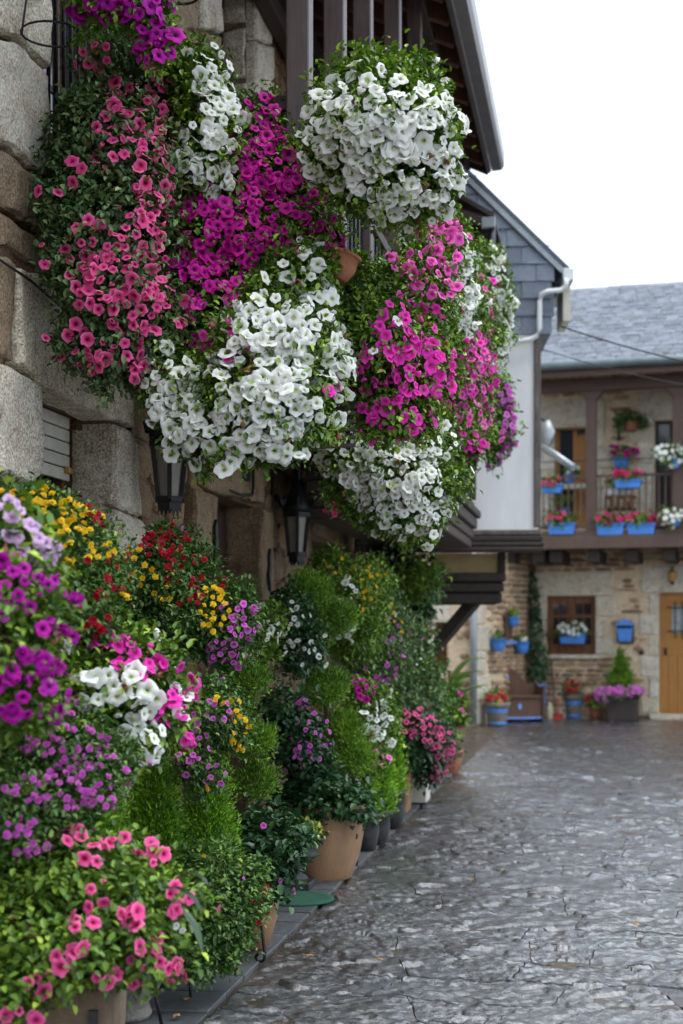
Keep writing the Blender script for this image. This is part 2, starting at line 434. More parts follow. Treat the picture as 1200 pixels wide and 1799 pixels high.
M['p_red'] = petal_mat('red_petal', [(0.0, (0.12, 0.0, 0.005)), (0.5, (0.36, 0.004, 0.018)), (1.0, (0.50, 0.010, 0.035))], 0.5, (0.28, 0.002, 0.02, 1))
M['p_geran'] = petal_mat('geranium_petal', [(0.0, (0.5, 0.02, 0.14)), (1.0, (0.80, 0.09, 0.28))], 0.5, (0.7, 0.03, 0.12, 1))
M['p_scarlet'] = petal_mat('scarlet_petal', [(0.0, (0.4, 0.01, 0.03)), (1.0, (0.74, 0.03, 0.09))], 0.4, (0.6, 0.02, 0.1, 1))

M['p_dry'] = petal_mat('wilted_petal', [(0.0, (0.20, 0.10, 0.03)), (1.0, (0.34, 0.19, 0.08))], 0.5, (0.12, 0.06, 0.03, 1))
M['petal_litter'] = plain('fallen_pink_petal', (0.62, 0.16, 0.32), 0.5, 0.3)
from mathutils.geometry import delaunay_2d_cdt
M['gutter_brown'] = plain('grey_brown_gutter', (0.14, 0.125, 0.12), 0.3, 0.15, 6, 0.05, 0.2)

# ------------------------------------------------------------------ stone makers
F1 = Frame((-2.54, 0), (0.18, 1.0))                 # wall of the flower house, along the street

def stone_variant(seed, n=10):
    q = random.Random(seed); mb = MB(); vs = []; fs = []
    e = q.uniform(3.0, 6.0); jit = [q.uniform(-0.13, 0.04) for _ in range(n)]; tj = [q.uniform(-.12, .12) for _ in range(n)]
    def ring(sc_, y, jy):
        for k in range(n):
            t = 2 * math.pi * (k + tj[k]) / n + 0.3
            r = 0.5 / (abs(math.cos(t)) ** e + abs(math.sin(t)) ** e) ** (1 / e) * (1 + jit[k])
            vs.append((r * math.cos(t) * sc_, y + q.uniform(-jy, jy), r * math.sin(t) * sc_))
    ring(1.0, 0.5, 0); ring(1.0, -0.30, .06); ring(0.93, -0.44, .06); ring(0.55, -0.5, .12)
    vs.append((0, -0.5, 0))
    for i in range(3):
        for k in range(n):
            fs.append((i * n + k, i * n + (k + 1) % n, (i + 1) * n + (k + 1) % n, (i + 1) * n + k))
    fs += [(3 * n + k, 3 * n + (k + 1) % n, 4 * n) for k in range(n)]
    return vs, fs
def shared_mesh(name, vs, fs, mat, smooth=True):
    return MB().add(vs, fs, smooth).mesh(name, mat)
RUB = [shared_mesh('rubble_stone', *stone_variant(i), M['rubble']) for i in range(14)]

def poly_stone(F, pts, y, depth, mat, name, parent, seed=0, rough=0.012):
    """a dressed block whose face follows the outline pts (local x, z), proud of plane y by depth"""
    q = random.Random(seed)
    if sum(pts[i][0] * pts[(i + 1) % len(pts)][1] - pts[(i + 1) % len(pts)][0] * pts[i][1] for i in range(len(pts))) < 0: pts = pts[::-1]
    L = []
    for i in range(len(pts)):
        a, b = Vector(pts[i]), Vector(pts[(i + 1) % len(pts)])
        m = max(1, int((b - a).length / 0.06))
        for k in range(m):
            p = a.lerp(b, k / m); L.append(p + Vector((q.uniform(-1, 1), q.uniform(-1, 1))) * rough * (0.8 if k else 0.3))
    n = len(L); c = sum(L, Vector((0, 0))) / n; vs = []; fs = []
    def face_y(p): return y - depth + mnoise.fractal(Vector((p.x * 5, p.y * 5, seed * 1.7)), 1.0, 2.0, 3) * 0.016 * min(1, depth / .05)
    In = []
    for p in L:
        d = c - p; In.append(p + d.normalized() * min(0.014, d.length * .3))
    vs += [F.w(p.x, y + 0.10, p.y) for p in L]
    vs += [F.w(p.x, y - depth * .72 + q.uniform(-.006, .006), p.y) for p in L]
    for k in range(n): fs.append((k, n + k, n + (k + 1) % n, (k + 1) % n)[::-1])
    x0, x1 = min(p.x for p in In), max(p.x for p in In); z0, z1 = min(p.y for p in In), max(p.y for p in In)
    pts2 = list(In); st = max(.035, math.sqrt((x1 - x0) * (z1 - z0) / 500)); zz = z0 + st
    while zz < z1:
        xx = x0 + st
        while xx < x1: pts2.append(Vector((xx + q.uniform(-.4, .4) * st, zz + q.uniform(-.4, .4) * st))); xx += st
        zz += st
    ov, oe, of, *_ = delaunay_2d_cdt(pts2, [(k, (k + 1) % n) for k in range(n)], [], 1, 1e-5)
    base = len(vs); vs += [F.w(p.x, face_y(p), p.y) for p in ov]
    key = {}
    for i, p in enumerate(ov): key[(round(p.x, 4), round(p.y, 4))] = i
    idx = [key.get((round(p.x, 4), round(p.y, 4))) for p in In]
    front = [tuple(base + i for i in f) for f in of]
    edge = []
    if None not in idx:
        for k in range(n): edge.append((n + k, base + idx[k], base + idx[(k + 1) % n], n + (k + 1) % n)[::-1])
    mb = MB().add(vs, [])
    for f in fs + edge: mb.f.append(f); mb.sm.append(False)
    for f in front: mb.f.append(f); mb.sm.append(True)
    return mb.build(name, mat, parent)
def px_poly(F, pts, y=0.0):
    return [F.hit(a, b, y) for a, b in pts]

def wall_holes(F, x0, x1, z0, z1, holes, y, depth, name, mat, parent):
    """a wall face with openings (x0, x1, z0, z1) and their reveals"""
    xs = sorted({x0, x1, *[h[0] for h in holes], *[h[1] for h in holes]}); zs = sorted({z0, z1, *[h[2] for h in holes], *[h[3] for h in holes]})
    mb = MB()
    for i in range(len(xs) - 1):
        for k in range(len(zs) - 1):
            cx, cz = (xs[i] + xs[i + 1]) / 2, (zs[k] + zs[k + 1]) / 2
            if any(h[0] < cx < h[1] and h[2] < cz < h[3] for h in holes): continue
            if not (x0 < cx < x1 and z0 < cz < z1): continue
            mb.add([F.w(xs[i], y, zs[k]), F.w(xs[i + 1], y, zs[k]), F.w(xs[i + 1], y, zs[k + 1]), F.w(xs[i], y, zs[k + 1])], [(0, 1, 2, 3)])
    for a, b, c, d in holes:
        for (p, q_, r, s) in (((a, c), (b, c), 0, 0), ((b, c), (b, d), 0, 0), ((b, d), (a, d), 0, 0), ((a, d), (a, c), 0, 0)):
            mb.add([F.w(p[0], y, p[1]), F.w(p[0], y + depth, p[1]), F.w(q_[0], y + depth, q_[1]), F.w(q_[0], y, q_[1])], [(0, 1, 2, 3)])
    mb.add([F.w(x0, y, z0), F.w(x0, y, z1), F.w(x0, y + depth, z1), F.w(x0, y + depth, z0)], [(0, 1, 2, 3)])
    mb.add([F.w(x1, y, z0), F.w(x1, y, z1), F.w(x1, y + depth, z1), F.w(x1, y + depth, z0)], [(0, 1, 2, 3)])
    mb.add([F.w(x0, y, z1), F.w(x1, y, z1), F.w(x1, y + depth, z1), F.w(x0, y + depth, z1)], [(0, 1, 2, 3)])
    return mb.build(name, mat, parent)

# ------------------------------------------------------------------ street and pavement
def hfield(x, y):
    h = mnoise.fractal(Vector((x * 2.2, y * 2.2, 0)), 1.0, 2.0, 2) * 0.008
    wx, wy = x + mnoise.noise(Vector((x * 6, y * 6, 1.7))) * .05, y + mnoise.noise(Vector((x * 6, y * 6, 9.1))) * .05
    d, pts = mnoise.voronoi(Vector((wx * 4.6, wy * 7.5, 0.5)))
    c = pts[0]; t = mnoise.cell_vector(c * 3.1 + Vector((.5, .5, .5)))     # each cleft facet has its own tilt
    ax_, ay_ = (t.x - .5), (t.y - .5)
    h += (ax_ * (wx - c.x / 4.6) + ay_ * (wy - c.y / 7.5)) * 0.22 + (t.z - .5) * 0.004
    e = min(1.0, (d[1] - d[0]) * 5.0)
    h += -0.0025 * (1 - e) + mnoise.fractal(Vector((x * 26, y * 34, 2.2)), 0.9, 2.1, 3) * 0.0082
    return h
street = MB().add([(-220, -60, -0.012), (220, -60, -0.012), (220, 320, -0.012), (-220, 320, -0.012)], [(0, 1, 2, 3)]).build('street', M['joint'])
tag(street, 'wet stone paved street running up to the far house', None, None, 'structure')
KERB = 1.0
def flag_cells():
    q = random.Random(5); cells = []; v = 4.2
    while v < 26.5:
        hh = q.uniform(0.30, 0.52) if v < 14 else q.uniform(0.4, 0.62)
        u = KERB + 0.02 - q.uniform(0.0, 0.0)
        edge = True
        while u < 8.6:
            w = q.uniform(0.38, 0.85)
            cells.append((u, min(u + w, 8.7), v, v + hh)); u += w
        v += hh
    return cells
def flag_verts(c, q, nx, ny):
    u0, u1, v0, v1 = c; g = 0.0032
    def ju(u, v): return 0.0 if u < KERB + .05 else (mnoise.cell(Vector((u * 31.7, v * 17.3, 4.1))) - .5) * .10
    def off(u, v): return mnoise.noise(Vector((u * 1.7, v * 9.1, 3.0))) * .05
    ul = (u0 + g + ju(u0, v0), u0 + g + ju(u0, v1)); ur = (u1 - g + ju(u1, v0), u1 - g + ju(u1, v1))
    tilt = (q.uniform(-.004, .004), q.uniform(-.006, .006), q.uniform(-.0015, .0015))
    vs, fs = [], []
    for k in range(ny + 1):
        for i in range(nx + 1):
            a, b = i / nx, k / ny
            x = (ul[0] * (1 - b) + ul[1] * b) * (1 - a) + (ur[0] * (1 - b) + ur[1] * b) * a
            y = (v0 + g + off(x, v0)) * (1 - b) + (v1 - g + off(x, v1)) * b
            p = F1.w(y, -x, 0)
            ed = min(a, 1 - a, b, 1 - b)
            p.x += mnoise.noise(p * 9) * 0.012; p.y += mnoise.noise(p * 9 + Vector((5, 1, 0))) * 0.012
            p.z = hfield(p.x, p.y) + tilt[0] * (a - .5) + tilt[1] * (b - .5) + tilt[2] - (0.0006 if ed < 1e-6 else 0)
            vs.append(p)
    for k in range(ny):
        for i in range(nx):
            s = k * (nx + 1) + i; fs.append((s, s + 1, s + nx + 2, s + nx + 1)[::-1])
    m = len(vs); rim = [i for i in range(nx + 1)] + [k * (nx + 1) + nx for k in range(1, ny + 1)] + [ny * (nx + 1) + i for i in range(nx - 1, -1, -1)] + [k * (nx + 1) for k in range(ny - 1, 0, -1)]
    nr = len(rim); vs += [vs[i].copy() for i in rim] + [Vector((vs[i].x, vs[i].y, -0.03)) for i in rim]   # the sides keep their own sharp edge
    for i in range(nr):
        j = (i + 1) % nr; fs.append((m + i, m + j, m + nr + j, m + nr + i))
    return vs, fs
q = random.Random(9)
cells = flag_cells()
def in_view(c):
    p = F1.w((c[2] + c[3]) / 2, -(c[0] + c[1]) / 2, 0)
    return -0.35 < p.x / max(p.y, 0.1) < 0.30
vis = sorted([c for c in cells if in_view(c)], key=lambda c: c[2])
near, far = vis[:290], vis[290:] + [c for c in cells if not in_view(c)]
for c in near:
    res = 44 if c[2] < 8.5 else (30 if c[2] < 12 else 16)
    MB().add(*flag_verts(c, q, res, int(res * .75)), True).build('flagstone', M['street'], street)
mb = MB()
for c in far: mb.add(*flag_verts(c, q, 9 if in_view(c) else 7, 7 if in_view(c) else 5), True)
tag(mb.build('distant_flagstones', M['street'], street), kind='stuff')
# fallen leaves and petals scattered on the wet stones
BITS = [(1118, 1627, M['p_yellow'], 'yellow petal fallen on the wet flagstones towards the street edge'), (884, 1533, M['lf_lime'], 'pale green leaf lying on the wet street beyond the green mat'),
        (826, 1553, M['dry'], 'dry brown leaf on the street in line with the big tan pot'), (667, 1690, M['dry'], 'curled brown leaf on the street beside the scrolled iron foot'),
        (545, 1683, M['dry'], 'small orange leaf on the flags close to the slate strip'), (330, 1765, M['dry'], 'brown leaf on the slate strip beside the iron plant stand'),
        (310, 1796, M['dry'], 'dry leaf on the slate pavement at the very bottom of the picture')]
for bx, by, bm, bl in BITS:
    Y = FOC * CAM_H / (by - HOR); p = P(bx, by, Y); s_ = 0.022; rot = R.uniform(0, 6)
    pts = [(-1, 0), (-.3, .5), (.5, .4), (1, 0), (.5, -.45), (-.3, -.4)]
    vs = [(p.x + s_ * (a * math.cos(rot) - b * math.sin(rot)), p.y + s_ * (a * math.sin(rot) + b * math.cos(rot)), hfield(p.x, p.y) + 0.016 + (0.008 if i % 2 else 0)) for i, (a, b) in enumerate(pts)]
    tag(MB().add(vs, [tuple(range(6))]).build('fallen_leaf', bm), bl, 'leaf')

pave = MB()
pave.add([F1.w(3.2, -KERB + 0.004, -0.006), F1.w(15.5, -KERB + 0.004, -0.006), F1.w(15.5, 0.2, -0.006), F1.w(3.2, 0.2, -0.006)], [(0, 1, 2, 3)])
pave = tag(pave.build('pavement', M['joint']), 'slate pavement strip under the flower pots', None, None, 'structure')
v = 3.3; q = random.Random(21)
while v < 15.3:
    hh = q.uniform(0.24, 0.36); u = 0.02
    while u < KERB - 0.03:
        w = q.uniform(0.32, 0.6)
        if KERB - (u + w) < 0.2: w = KERB - u
        dz = q.uniform(0.0, 0.008)
        MB().box(F1, v + .005, v + hh - .005, -(u + w - .005), -(u + .005), -0.03, 0.006 + dz, 0.003).build('slate_tile', M['pave'], pave, 0.004)
        u += w
    v += hh

# ------------------------------------------------------------------ the flower house
house = thing('stone_house', 'stone house with a dark timber gallery hung full of petunias', 'house', F1.w(9, 0, 0))
def H(px0, px1, z0, z1):
    return (F1.hit(px0, 900)[0], F1.hit(px1, 900)[0], z0, z1)
h_win = H(50, 178, 1.45, 2.60); h_door = H(365, 444, 0.0, 2.42); h_up1 = H(64, 240, 3.80, 5.6); h_up2 = H(375, 432, 3.5, 6.2); h_w2 = H(548, 582, 1.5, 2.32)
holes = [h_win, h_door, h_up1, h_up2, h_w2]
X1 = F1.hit(822, 900, -1.2)[0] + 0.15
wall = wall_holes(F1, 2.0, X1, -0.05, 7.2, holes, 0.0, 0.45, 'wall', M['mortar'], house)
manual = [  # outlines of the dressed blocks that show between the flowers
 ('granite', [(0, -60), (64, -60), (62, 122), (40, 102), (14, 72), (-40, 50)]),
 ('granite', [(-60, 62), (0, 76), (14, 84), (40, 114), (60, 135), (59, 308), (30, 296), (0, 262), (-60, 235)]),
 ('tan', [(-60, 250), (0, 274), (30, 303), (59, 318), (74, 338), (80, 418), (70, 424), (40, 400), (0, 372), (-60, 345)]),
 ('tan', [(-60, 362), (0, 385), (30, 408), (78, 442), (88, 495), (60, 478), (0, 438), (-60, 412)]),
 ('granite', [(8, 470), (40, 480), (80, 512), (120, 548), (165, 590), (210, 632), (212, 752), (178, 738), (110, 705), (50, 676), (20, 652), (8, 640)]),
 ('tan', [(-60, 425), (4, 462), (4, 636), (-60, 612)]),
 ('granite', [(-60, 630), (4, 650), (44, 672), (50, 690), (50, 835), (30, 850), (-60, 830)]),
 ('tan', [(-60, 842), (30, 858), (50, 850), (50, 960), (-60, 960)]),
 ('granite', [(178, 746), (208, 758), (222, 778), (226, 908), (178, 886)]),
 ('granite', [(178, 894), (228, 914), (262, 952), (262, 1040), (178, 1040)]),
 ('granite', [(330, 796), (372, 806), (446, 828), (447, 884), (404, 874), (365, 868), (334, 852)]),
 ('granite', [(324, 858), (364, 872), (362, 1150), (318, 1150)]),
 ('granite', [(444, 892), (466, 902), (464, 1180), (441, 1180)]),
 ('granite', [(534, 842), (562, 850), (592, 872), (591, 962), (566, 950), (540, 936)]),
 ('granite', [(582, 962), (596, 968), (596, 1020), (580, 1015)]),
 ('granite', [(432, -60), (460, -60), (462, 80), (433, 70)]),
 ('granite', [(433, 74), (466, 84), (464, 200), (433, 190)]),
 ('granite', [(340, -60), (374, -60), (374, 60), (336, 50)]),
 ('tan', [(342, 56), (374, 66), (374, 160), (340, 150)]),
 ('tan', [(268, -40), (330, -30), (334, 50), (300, 60), (262, 30)]),
 ('tan', [(250, 40), (296, 66), (334, 58), (336, 120), (290, 130), (244, 110)]),
]
M['tan_stone'] = stone_mat('tan_stone', [S((156, 136, 110)), S((142, 120, 94)), S((168, 148, 122))], S((124, 104, 80)), 0.7, 0.7)
mboxes = []
for i, (k, pts) in enumerate(manual):
    loc = px_poly(F1, pts)
    mboxes.append((min(p[0] for p in loc), max(p[0] for p in loc), min(p[1] for p in loc), max(p[1] for p in loc)))
    poly_stone(F1, loc, 0.0, 0.075 if k == 'granite' else 0.055, (M['granite_shade'] if pts[0][0] > 300 and pts[0][1] > 500 else M['granite']) if k == 'granite' else M['tan_stone'],
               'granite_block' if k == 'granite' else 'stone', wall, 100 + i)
q = random.Random(3); z = 0.5; ns = 0; extra = []
while z < 6.6:
    hh = q.uniform(0.17, 0.33); x = 4.8
    while x < X1:
        far_ = x > 10.0
        w = q.uniform(0.18, 0.42) if far_ else q.uniform(0.24, 0.55)
        cx, cz = x + w / 2, z + hh / 2 + q.uniform(-.03, .03)
        bad = any(cx + w * .42 > h[0] and cx - w * .42 < h[1] and cz + hh * .42 > h[2] and cz - hh * .42 < h[3] for h in holes)
        bad = bad or any(b[0] < cx - w * .3 and cx + w * .3 < b[1] and b[2] < cz - hh * .3 and cz + hh * .3 < b[3] for b in mboxes)
        if not bad and cx < X1 - .1:
            extra.append((cx, cz, w, hh, q.uniform(0.05, 0.10), q.uniform(-.16, .16), q.randrange(14)))
        x += w
    z += hh
def st_seen(e):
    p = F1.w(e[0], 0, e[1]); a = 600 + FOC * p.x / p.y; b = HOR - FOC * (p.z - CAM_H) / p.y
    return (190 < a < 345 and 640 < b < 1010) or (445 < a < 670 and 770 < b < 1010) or (230 < a < 545 and -60 < b < 240) or (a < 100 and b < 900)
extra.sort(key=lambda e: (not st_seen(e), e[0]))
for cx, cz, w, hh, dp, rt, k in extra[:275]:
    inst('stone', RUB[k], wall, F1.mat(cx, -0.0, cz, w * 0.97, dp, hh * 0.97, rt))
mb = MB()
for cx, cz, w, hh, dp, rt, k in extra[275:]:
    vs, fs = stone_variant(k); mt = F1.mat(cx, 0, cz, w * .97, dp, hh * .97, rt)
    mb.add([mt @ Vector(p) for p in vs], fs, True)
tag(mb.build('rubble_stones', M['rubble'], wall), kind='stuff')

# lower window: reveal blocks, brown frame, half-lowered roller shutter
win = box('window', M['winwood'], house, F1, h_win[0], h_win[0] + .05, .19, .25, h_win[2], h_win[3])
for a, b, c, d in ((h_win[1] - .06, h_win[1] - .002, h_win[2], h_win[3]), (h_win[0] + .05, h_win[1] - .06, h_win[3] - .05, h_win[3] - .002), (h_win[0] + .45, h_win[0] + .52, h_win[2], h_win[3] - .05)):
    box('frame', M['winwood'], win, F1, a, b, .185, .26, c, d, .004)
box('pane', M['glass'], win, F1, h_win[0] + .05, h_win[1] - .06, .235, .245, h_win[2], h_win[3] - .05)
for k in range(5):
    z1 = 2.595 - k * .066
    MB().prism(F1, [(h_win[0] + .03, z1 - .064), (h_win[1] - .05, z1 - .064), (h_win[1] - .05, z1 - .004), (h_win[0] + .03, z1 - .004)], .150, .172).build('shutter_slat', M['shutter'], win, .006)
MB().box(F1, h_win[1] - .13, h_win[1] - .07, .12, .15, 2.30, 2.33).build('shutter_stop', M['brass'], win, .004)
for zz in (1.5, 1.85, 2.2):
    poly_stone(Frame(F1.w(h_win[1] + .004, 0, 0), tuple((-F1.y)[:2])), [(-.155, zz), (-.002, zz), (-.002, zz + .335), (-.155, zz + .335)], 0.0, 0.012, M['granite'], 'granite_block', wall, 300 + int(zz * 9))
# door under the gallery
door = box('door', M['darkdoor'], house, F1, h_door[0], h_door[1], .22, .28, 0.0, h_door[3])
for k in range(6):
    w = (h_door[1] - h_door[0]) / 6
    box('plank', M['darkdoor'], door, F1, h_door[0] + k * w + .005, h_door[0] + (k + 1) * w - .005, .200, .218, .03, h_door[3] - .04, .004)
for zz in (0.9, 1.3, 1.7, 2.05):
    poly_stone(Frame(F1.w(h_door[1] + .004, 0, 0), tuple((-F1.y)[:2])), [(-.2, zz), (-.002, zz), (-.002, zz + .37), (-.2, zz + .37)], 0.0, 0.012, M['granite_shade'], 'granite_block', wall, 320 + int(zz * 9))
# small far window with a granite lintel
w2 = box('window', M['winwood'], house, F1, h_w2[0], h_w2[1], .2, .25, h_w2[2], h_w2[3])
box('pane', M['glass'], w2, F1, h_w2[0] + .06, h_w2[1] - .06, .190, .198, h_w2[2] + .06, h_w2[3] - .06)
# upper barred window
up = box('window', M['winwood'], house, F1, h_up1[0], h_up1[1], .24, .28, h_up1[2], h_up1[3])
box('pane', M['glass'], up, F1, h_up1[0] + .08, h_up1[1] - .08, .232, .238, h_up1[2] + .08, h_up1[3] - .08)
for a in (0.42, 0.80): box('frame', M['winwood'], up, F1, h_up1[0] + a, h_up1[0] + a + .05, .222, .23, h_up1[2], h_up1[3])
xx = h_up1[0] + .05
while xx < h_up1[1] - .03:
    MB().tube([F1.w(xx, .0, h_up1[2] - .02), F1.w(xx, .0, h_up1[3])], .0095, 6).build('window_bar', M['iron'], up)
    xx += .095
for zz in (4.02, 4.7, 5.3):
    box('cross_bar', M['iron'], up, F1, h_up1[0], h_up1[1], .008, .02, zz, zz + .03)
for zz in (3.85, 4.25, 4.65, 5.05):
    poly_stone(Frame(F1.w(h_up1[1] + .004, 0, 0), tuple((-F1.y)[:2])), [(-.2, zz), (-.002, zz), (-.002, zz + .37), (-.2, zz + .37)], 0.0, 0.01, M['granite'], 'granite_block', wall, 340 + int(zz * 9))
# second upper window, deep reveal
up2 = box('window', M['darkdoor'], house, F1, h_up2[0], h_up2[1], .18, .24, h_up2[2], h_up2[3])
box('pane', M['glass'], up2, F1, h_up2[0] + .1, h_up2[1] - .1, .168, .178, h_up2[2] + .1, h_up2[3])
for k, zz in enumerate((3.5, 3.95, 4.3, 4.72, 5.1, 5.5, 5.9)):
    poly_stone(Frame(F1.w(h_up2[1] + .004, 0, 0), tuple((-F1.y)[:2])), [(-.17, zz), (-.002, zz), (-.002, zz + .36), (-.17, zz + .33)], 0.0, 0.025, M['granite'], 'granite_block', wall, 360 + k)
# fittings on the wall
def hook(px, py, s):
    x, z = F1.hit(px, py); mb = MB()
    pts = [(0, .14), (.03, .10), (.02, .05), (.045, .01), (.02, -.05), (.028, -.10), (0, -.15), (-.02, -.09), (-.04, -.03), (-.022, .03), (-.03, .09)]
    mb.prism(F1, [(x + a * s, z + b * s) for a, b in pts], -.10, -.082)
    mb.build('iron_hook', M['iron'], house)
hook(355, 955, 1.1); hook(453, 1000, 1.1)
box('iron_plate', M['iron'], house, F1, F1.hit(407, 820)[0], F1.hit(416, 820)[0], -.10, -.082, F1.hit(410, 845)[1], F1.hit(410, 800)[1])
x0, z0 = F1.hit(445, 800, -.09); x1, z1 = F1.hit(445, 870, -.09)
MB().tube([F1.w(x0, -.09, z0 + .1), F1.w(x1, -.09, z1 + .06), F1.w(x1 - .03, -.09, z1), F1.w(x1 - .3, -.09, z1 - .03), F1.w(x1 - .75, -.06, z1 - .02)], .011, 6).build('wall_cable', M['cable'], house)
MB().tube([F1.w(*([F1.hit(-30, 438, -.07)[0]] + [-.075, F1.hit(-30, 438, -.07)[1]])), F1.w(F1.hit(50, 493, -.075)[0], -.085, F1.hit(50, 493, -.075)[1]), F1.w(F1.hit(110, 545, -.08)[0], -.09, F1.hit(110, 545, -.08)[1]), F1.w(F1.hit(150, 570, -.08)[0], -.09, F1.hit(150, 570, -.08)[1])], .006, 6).build('wall_cable', M['cable'], house)
mx0, mz0 = F1.hit(611, 988, -.12); mx1, mz1 = F1.hit(626, 955, -.12)
mbx = box('meter_box', M['iron_soft'], house, F1, mx0, mx1, -.13, -.03, 1.98, 2.26, .006)
box('glass_front', M['curtain'], mbx, F1, mx0 + .06, mx1 - .06, -.136, -.1305, 2.03, 2.21)
MB().tube([F1.w(F1.hit(627, 890, -.1)[0], -.12, F1.hit(627, 890, -.1)[1]), F1.w(F1.hit(627, 915, -.1)[0], -.12, F1.hit(627, 915, -.1)[1]), F1.w(F1.hit(622, 942, -.1)[0], -.12, F1.hit(622, 942, -.1)[1])], .022, 8).build('conduit', M['black_pot'], house)

# ---- the gallery: floor, beams, posts, railings
GW = 1.2                                               # how far it stands out from the wall
gx0 = F1.hit(548, 500, -GW)[0]; gx1 = F1.hit(822, 500, -GW)[0]
FZ = 2.95                                              # underside of the gallery floor
gal = box('gallery', M['beam'], house, F1, gx0, gx1, -GW + .05, -.09, FZ, FZ + .06)
for k in range(9):
    w = (GW - .16) / 9
    box('floor_board', M['post'], gal, F1, gx0 - .02, gx1 + .05, -GW + .06 + k * w, -GW + .06 + (k + 1) * w - .008, FZ + .063, FZ + .085)
xx = gx0 + .12
while xx < gx1:
    MB().prism(Frame(F1.w(xx, 0, 0), tuple((-F1.y)[:2])), [(.09, FZ - .12), (GW - .02, FZ - .12), (GW + .05, FZ - .07), (GW + .05, FZ - .03), (.09, FZ - .003)], -.05, .05).build('joist', M['beam'], gal, .004)
    xx += .62
box('front_beam', M['beam'], gal, F1, gx0 - .05, gx1 + .1, -GW - .01, -GW + .10, FZ + .0, FZ + .13, .01)
# stepped carved beams where the gallery meets the next house
sx0 = F1.hit(742, 900, -GW)[0]
for w_, a, b in [(GW + .03, 2.36, 2.45), (GW + .05, 2.453, 2.55), (GW + .085, 2.553, 2.66), (GW + .12, 2.663, 2.74), (GW + .06, 2.743, FZ - .125)]:
    box('moulded_beam', M['old_beam'] if a > 2.6 else M['beam'], gal, F1, sx0, gx1 + .06 + (w_ - GW), -w_, -.3, a, b, .015)
for a, b in ((FZ - .1, FZ - .01),):
    box('end_beam', M['beam'], gal, F1, gx0 - .06, gx0 - .005, -GW + .075, -.09, a, b, .006)
posts = [F1.hit(p, 100, -GW)[0] for p in (548, 608, 655, 705, 742, 772, 797, 818)]
for k, x in enumerate(posts):
    box('post', M['post'], gal, F1, x - .055, x + .055, -GW + .004, -GW + .112, FZ + .135, 6.25, .008)
box('top_beam', M['beam'], gal, F1, gx0 - .3, gx1 + .2, -GW - .01, -GW + .12, 6.255, 6.43, .01)
for zz, t in ((3.20, .05), (3.92, .07)):
    box('hand_rail' if zz > 3.5 else 'bottom_rail', M['beam'], gal, F1, gx0 + .06, gx1, -GW + .02, -GW + .09, zz, zz + t, .006)
    box('hand_rail' if zz > 3.5 else 'bottom_rail', M['beam'], gal, F1, gx0 + .0, gx0 + .07, -GW + .115, -.62, zz, zz + t, .006)
bal = MB().box(WORLD, -.014, .014, -.014, .014, 0, .675).mesh('baluster', M['iron'])
bx = gx0 + .16
while bx < gx1:
    inst('baluster', bal, gal, F1.mat(bx, -GW + .055, 3.248)); bx += .13
by = -GW + .2
while by < -.64:
    inst('baluster', bal, gal, F1.mat(gx0 + .035, by, 3.248)); by += .13
# slatted rack that carries the low flower boxes
ra, rb = P(520, 745, 6.42), P(620, 745, 6.42)
rack = MB().bar(P(522, 720, 6.5), P(522, 790, 6.5), .02, .02).build('flower_rack', M['iron'], house)
for k in range(5): MB().bar(P(505, 732 + k * 14, 6.46), P(625, 726 + k * 14, 6.46), .03, .016).build('rack_slat', M['beam'], rack)
MB().bar(P(612, 715, 6.5), P(612, 790, 6.5), .02, .02).build('rack_bar', M['iron'], rack)
# ---- roof of the flower house
EW = 1.44; ez = 6.30; rx1 = F1.hit(864, 290, -EW)[0]; rise = 0.42
def roof_z(w): return ez + (EW - w) * rise
roof = MB().prism(Frame(F1.w(2.0, 0, 0), tuple((-F1.y)[:2])), [(-.6, roof_z(-.6) + .05), (EW, ez + .05), (EW, ez + .09), (-.6, roof_z(-.6) + .09)], 0, rx1 - 2.0).build('roof', M['rafter'], house)
# the extrusion above runs along the wall
k = 0; xx = 6.0
while xx < rx1 - .05:
    a, b = F1.w(xx, .1, roof_z(-.1) - .05), F1.w(xx, -EW + .06, ez - .035)
    MB().bar(a, b, .085, .13).build('rafter', M['rafter'], roof, .006)
    xx += .42
xx = 6.0
while xx < rx1 - .3:
    for w0, w1 in ((-.05, .35), (.36, .74), (.75, 1.12), (1.13, 1.48)):
        a, b = F1.w(xx + .21, -w0, roof_z(w0) + .028), F1.w(xx + .21, -w1, roof_z(w1) + .028)
        MB().bar(a, b, .40, .018).build('roof_board', M['rafter'], roof)
    xx += .42
MB().prism(Frame(F1.w(5.0, 0, 0), tuple((-F1.y)[:2])), [(EW - .05, ez - .13), (EW - .005, ez - .13), (EW - .005, ez + .04), (EW - .05, ez + .06)], 0, rx1 - 5.0).build('fascia_board', M['fascia'], roof, .006)
MB().prism(Frame(F1.w(5.0, 0, 0), tuple((-F1.y)[:2])), [(EW + .002, ez - .11), (EW + .10, ez - .10), (EW + .125, ez - .06), (EW + .13, ez + .07), (EW + .12, ez + .075), (EW + .112, ez - .04), (EW + .09, ez - .08), (EW + .002, ez - .085)], 0, rx1 + .03 - 5.0).build('gutter', M['gutter_brown'], roof)
MB().prism(Frame(F1.w(rx1 + .005, 0, 0), tuple((-F1.y)[:2])), [(-.3, roof_z(-.3) - .10), (EW - .05, ez - .14), (EW - .01, ez - .10), (EW - .01, ez + .10), (-.3, roof_z(-.3) + .10)], 0, .04).build('barge_board', M['beam'], roof)
for zz in (6.0, 6.3):
    box('wall_beam', M['beam'], gal, F1, 9.3, gx1, -.20, -.08, zz, zz + .14, .01)
box('tie_beam', M['beam'], gal, F1, F1.hit(500, 20)[0], F1.hit(500, 20)[0] + .12, -GW, -.05, 5.95, 6.08, .008)

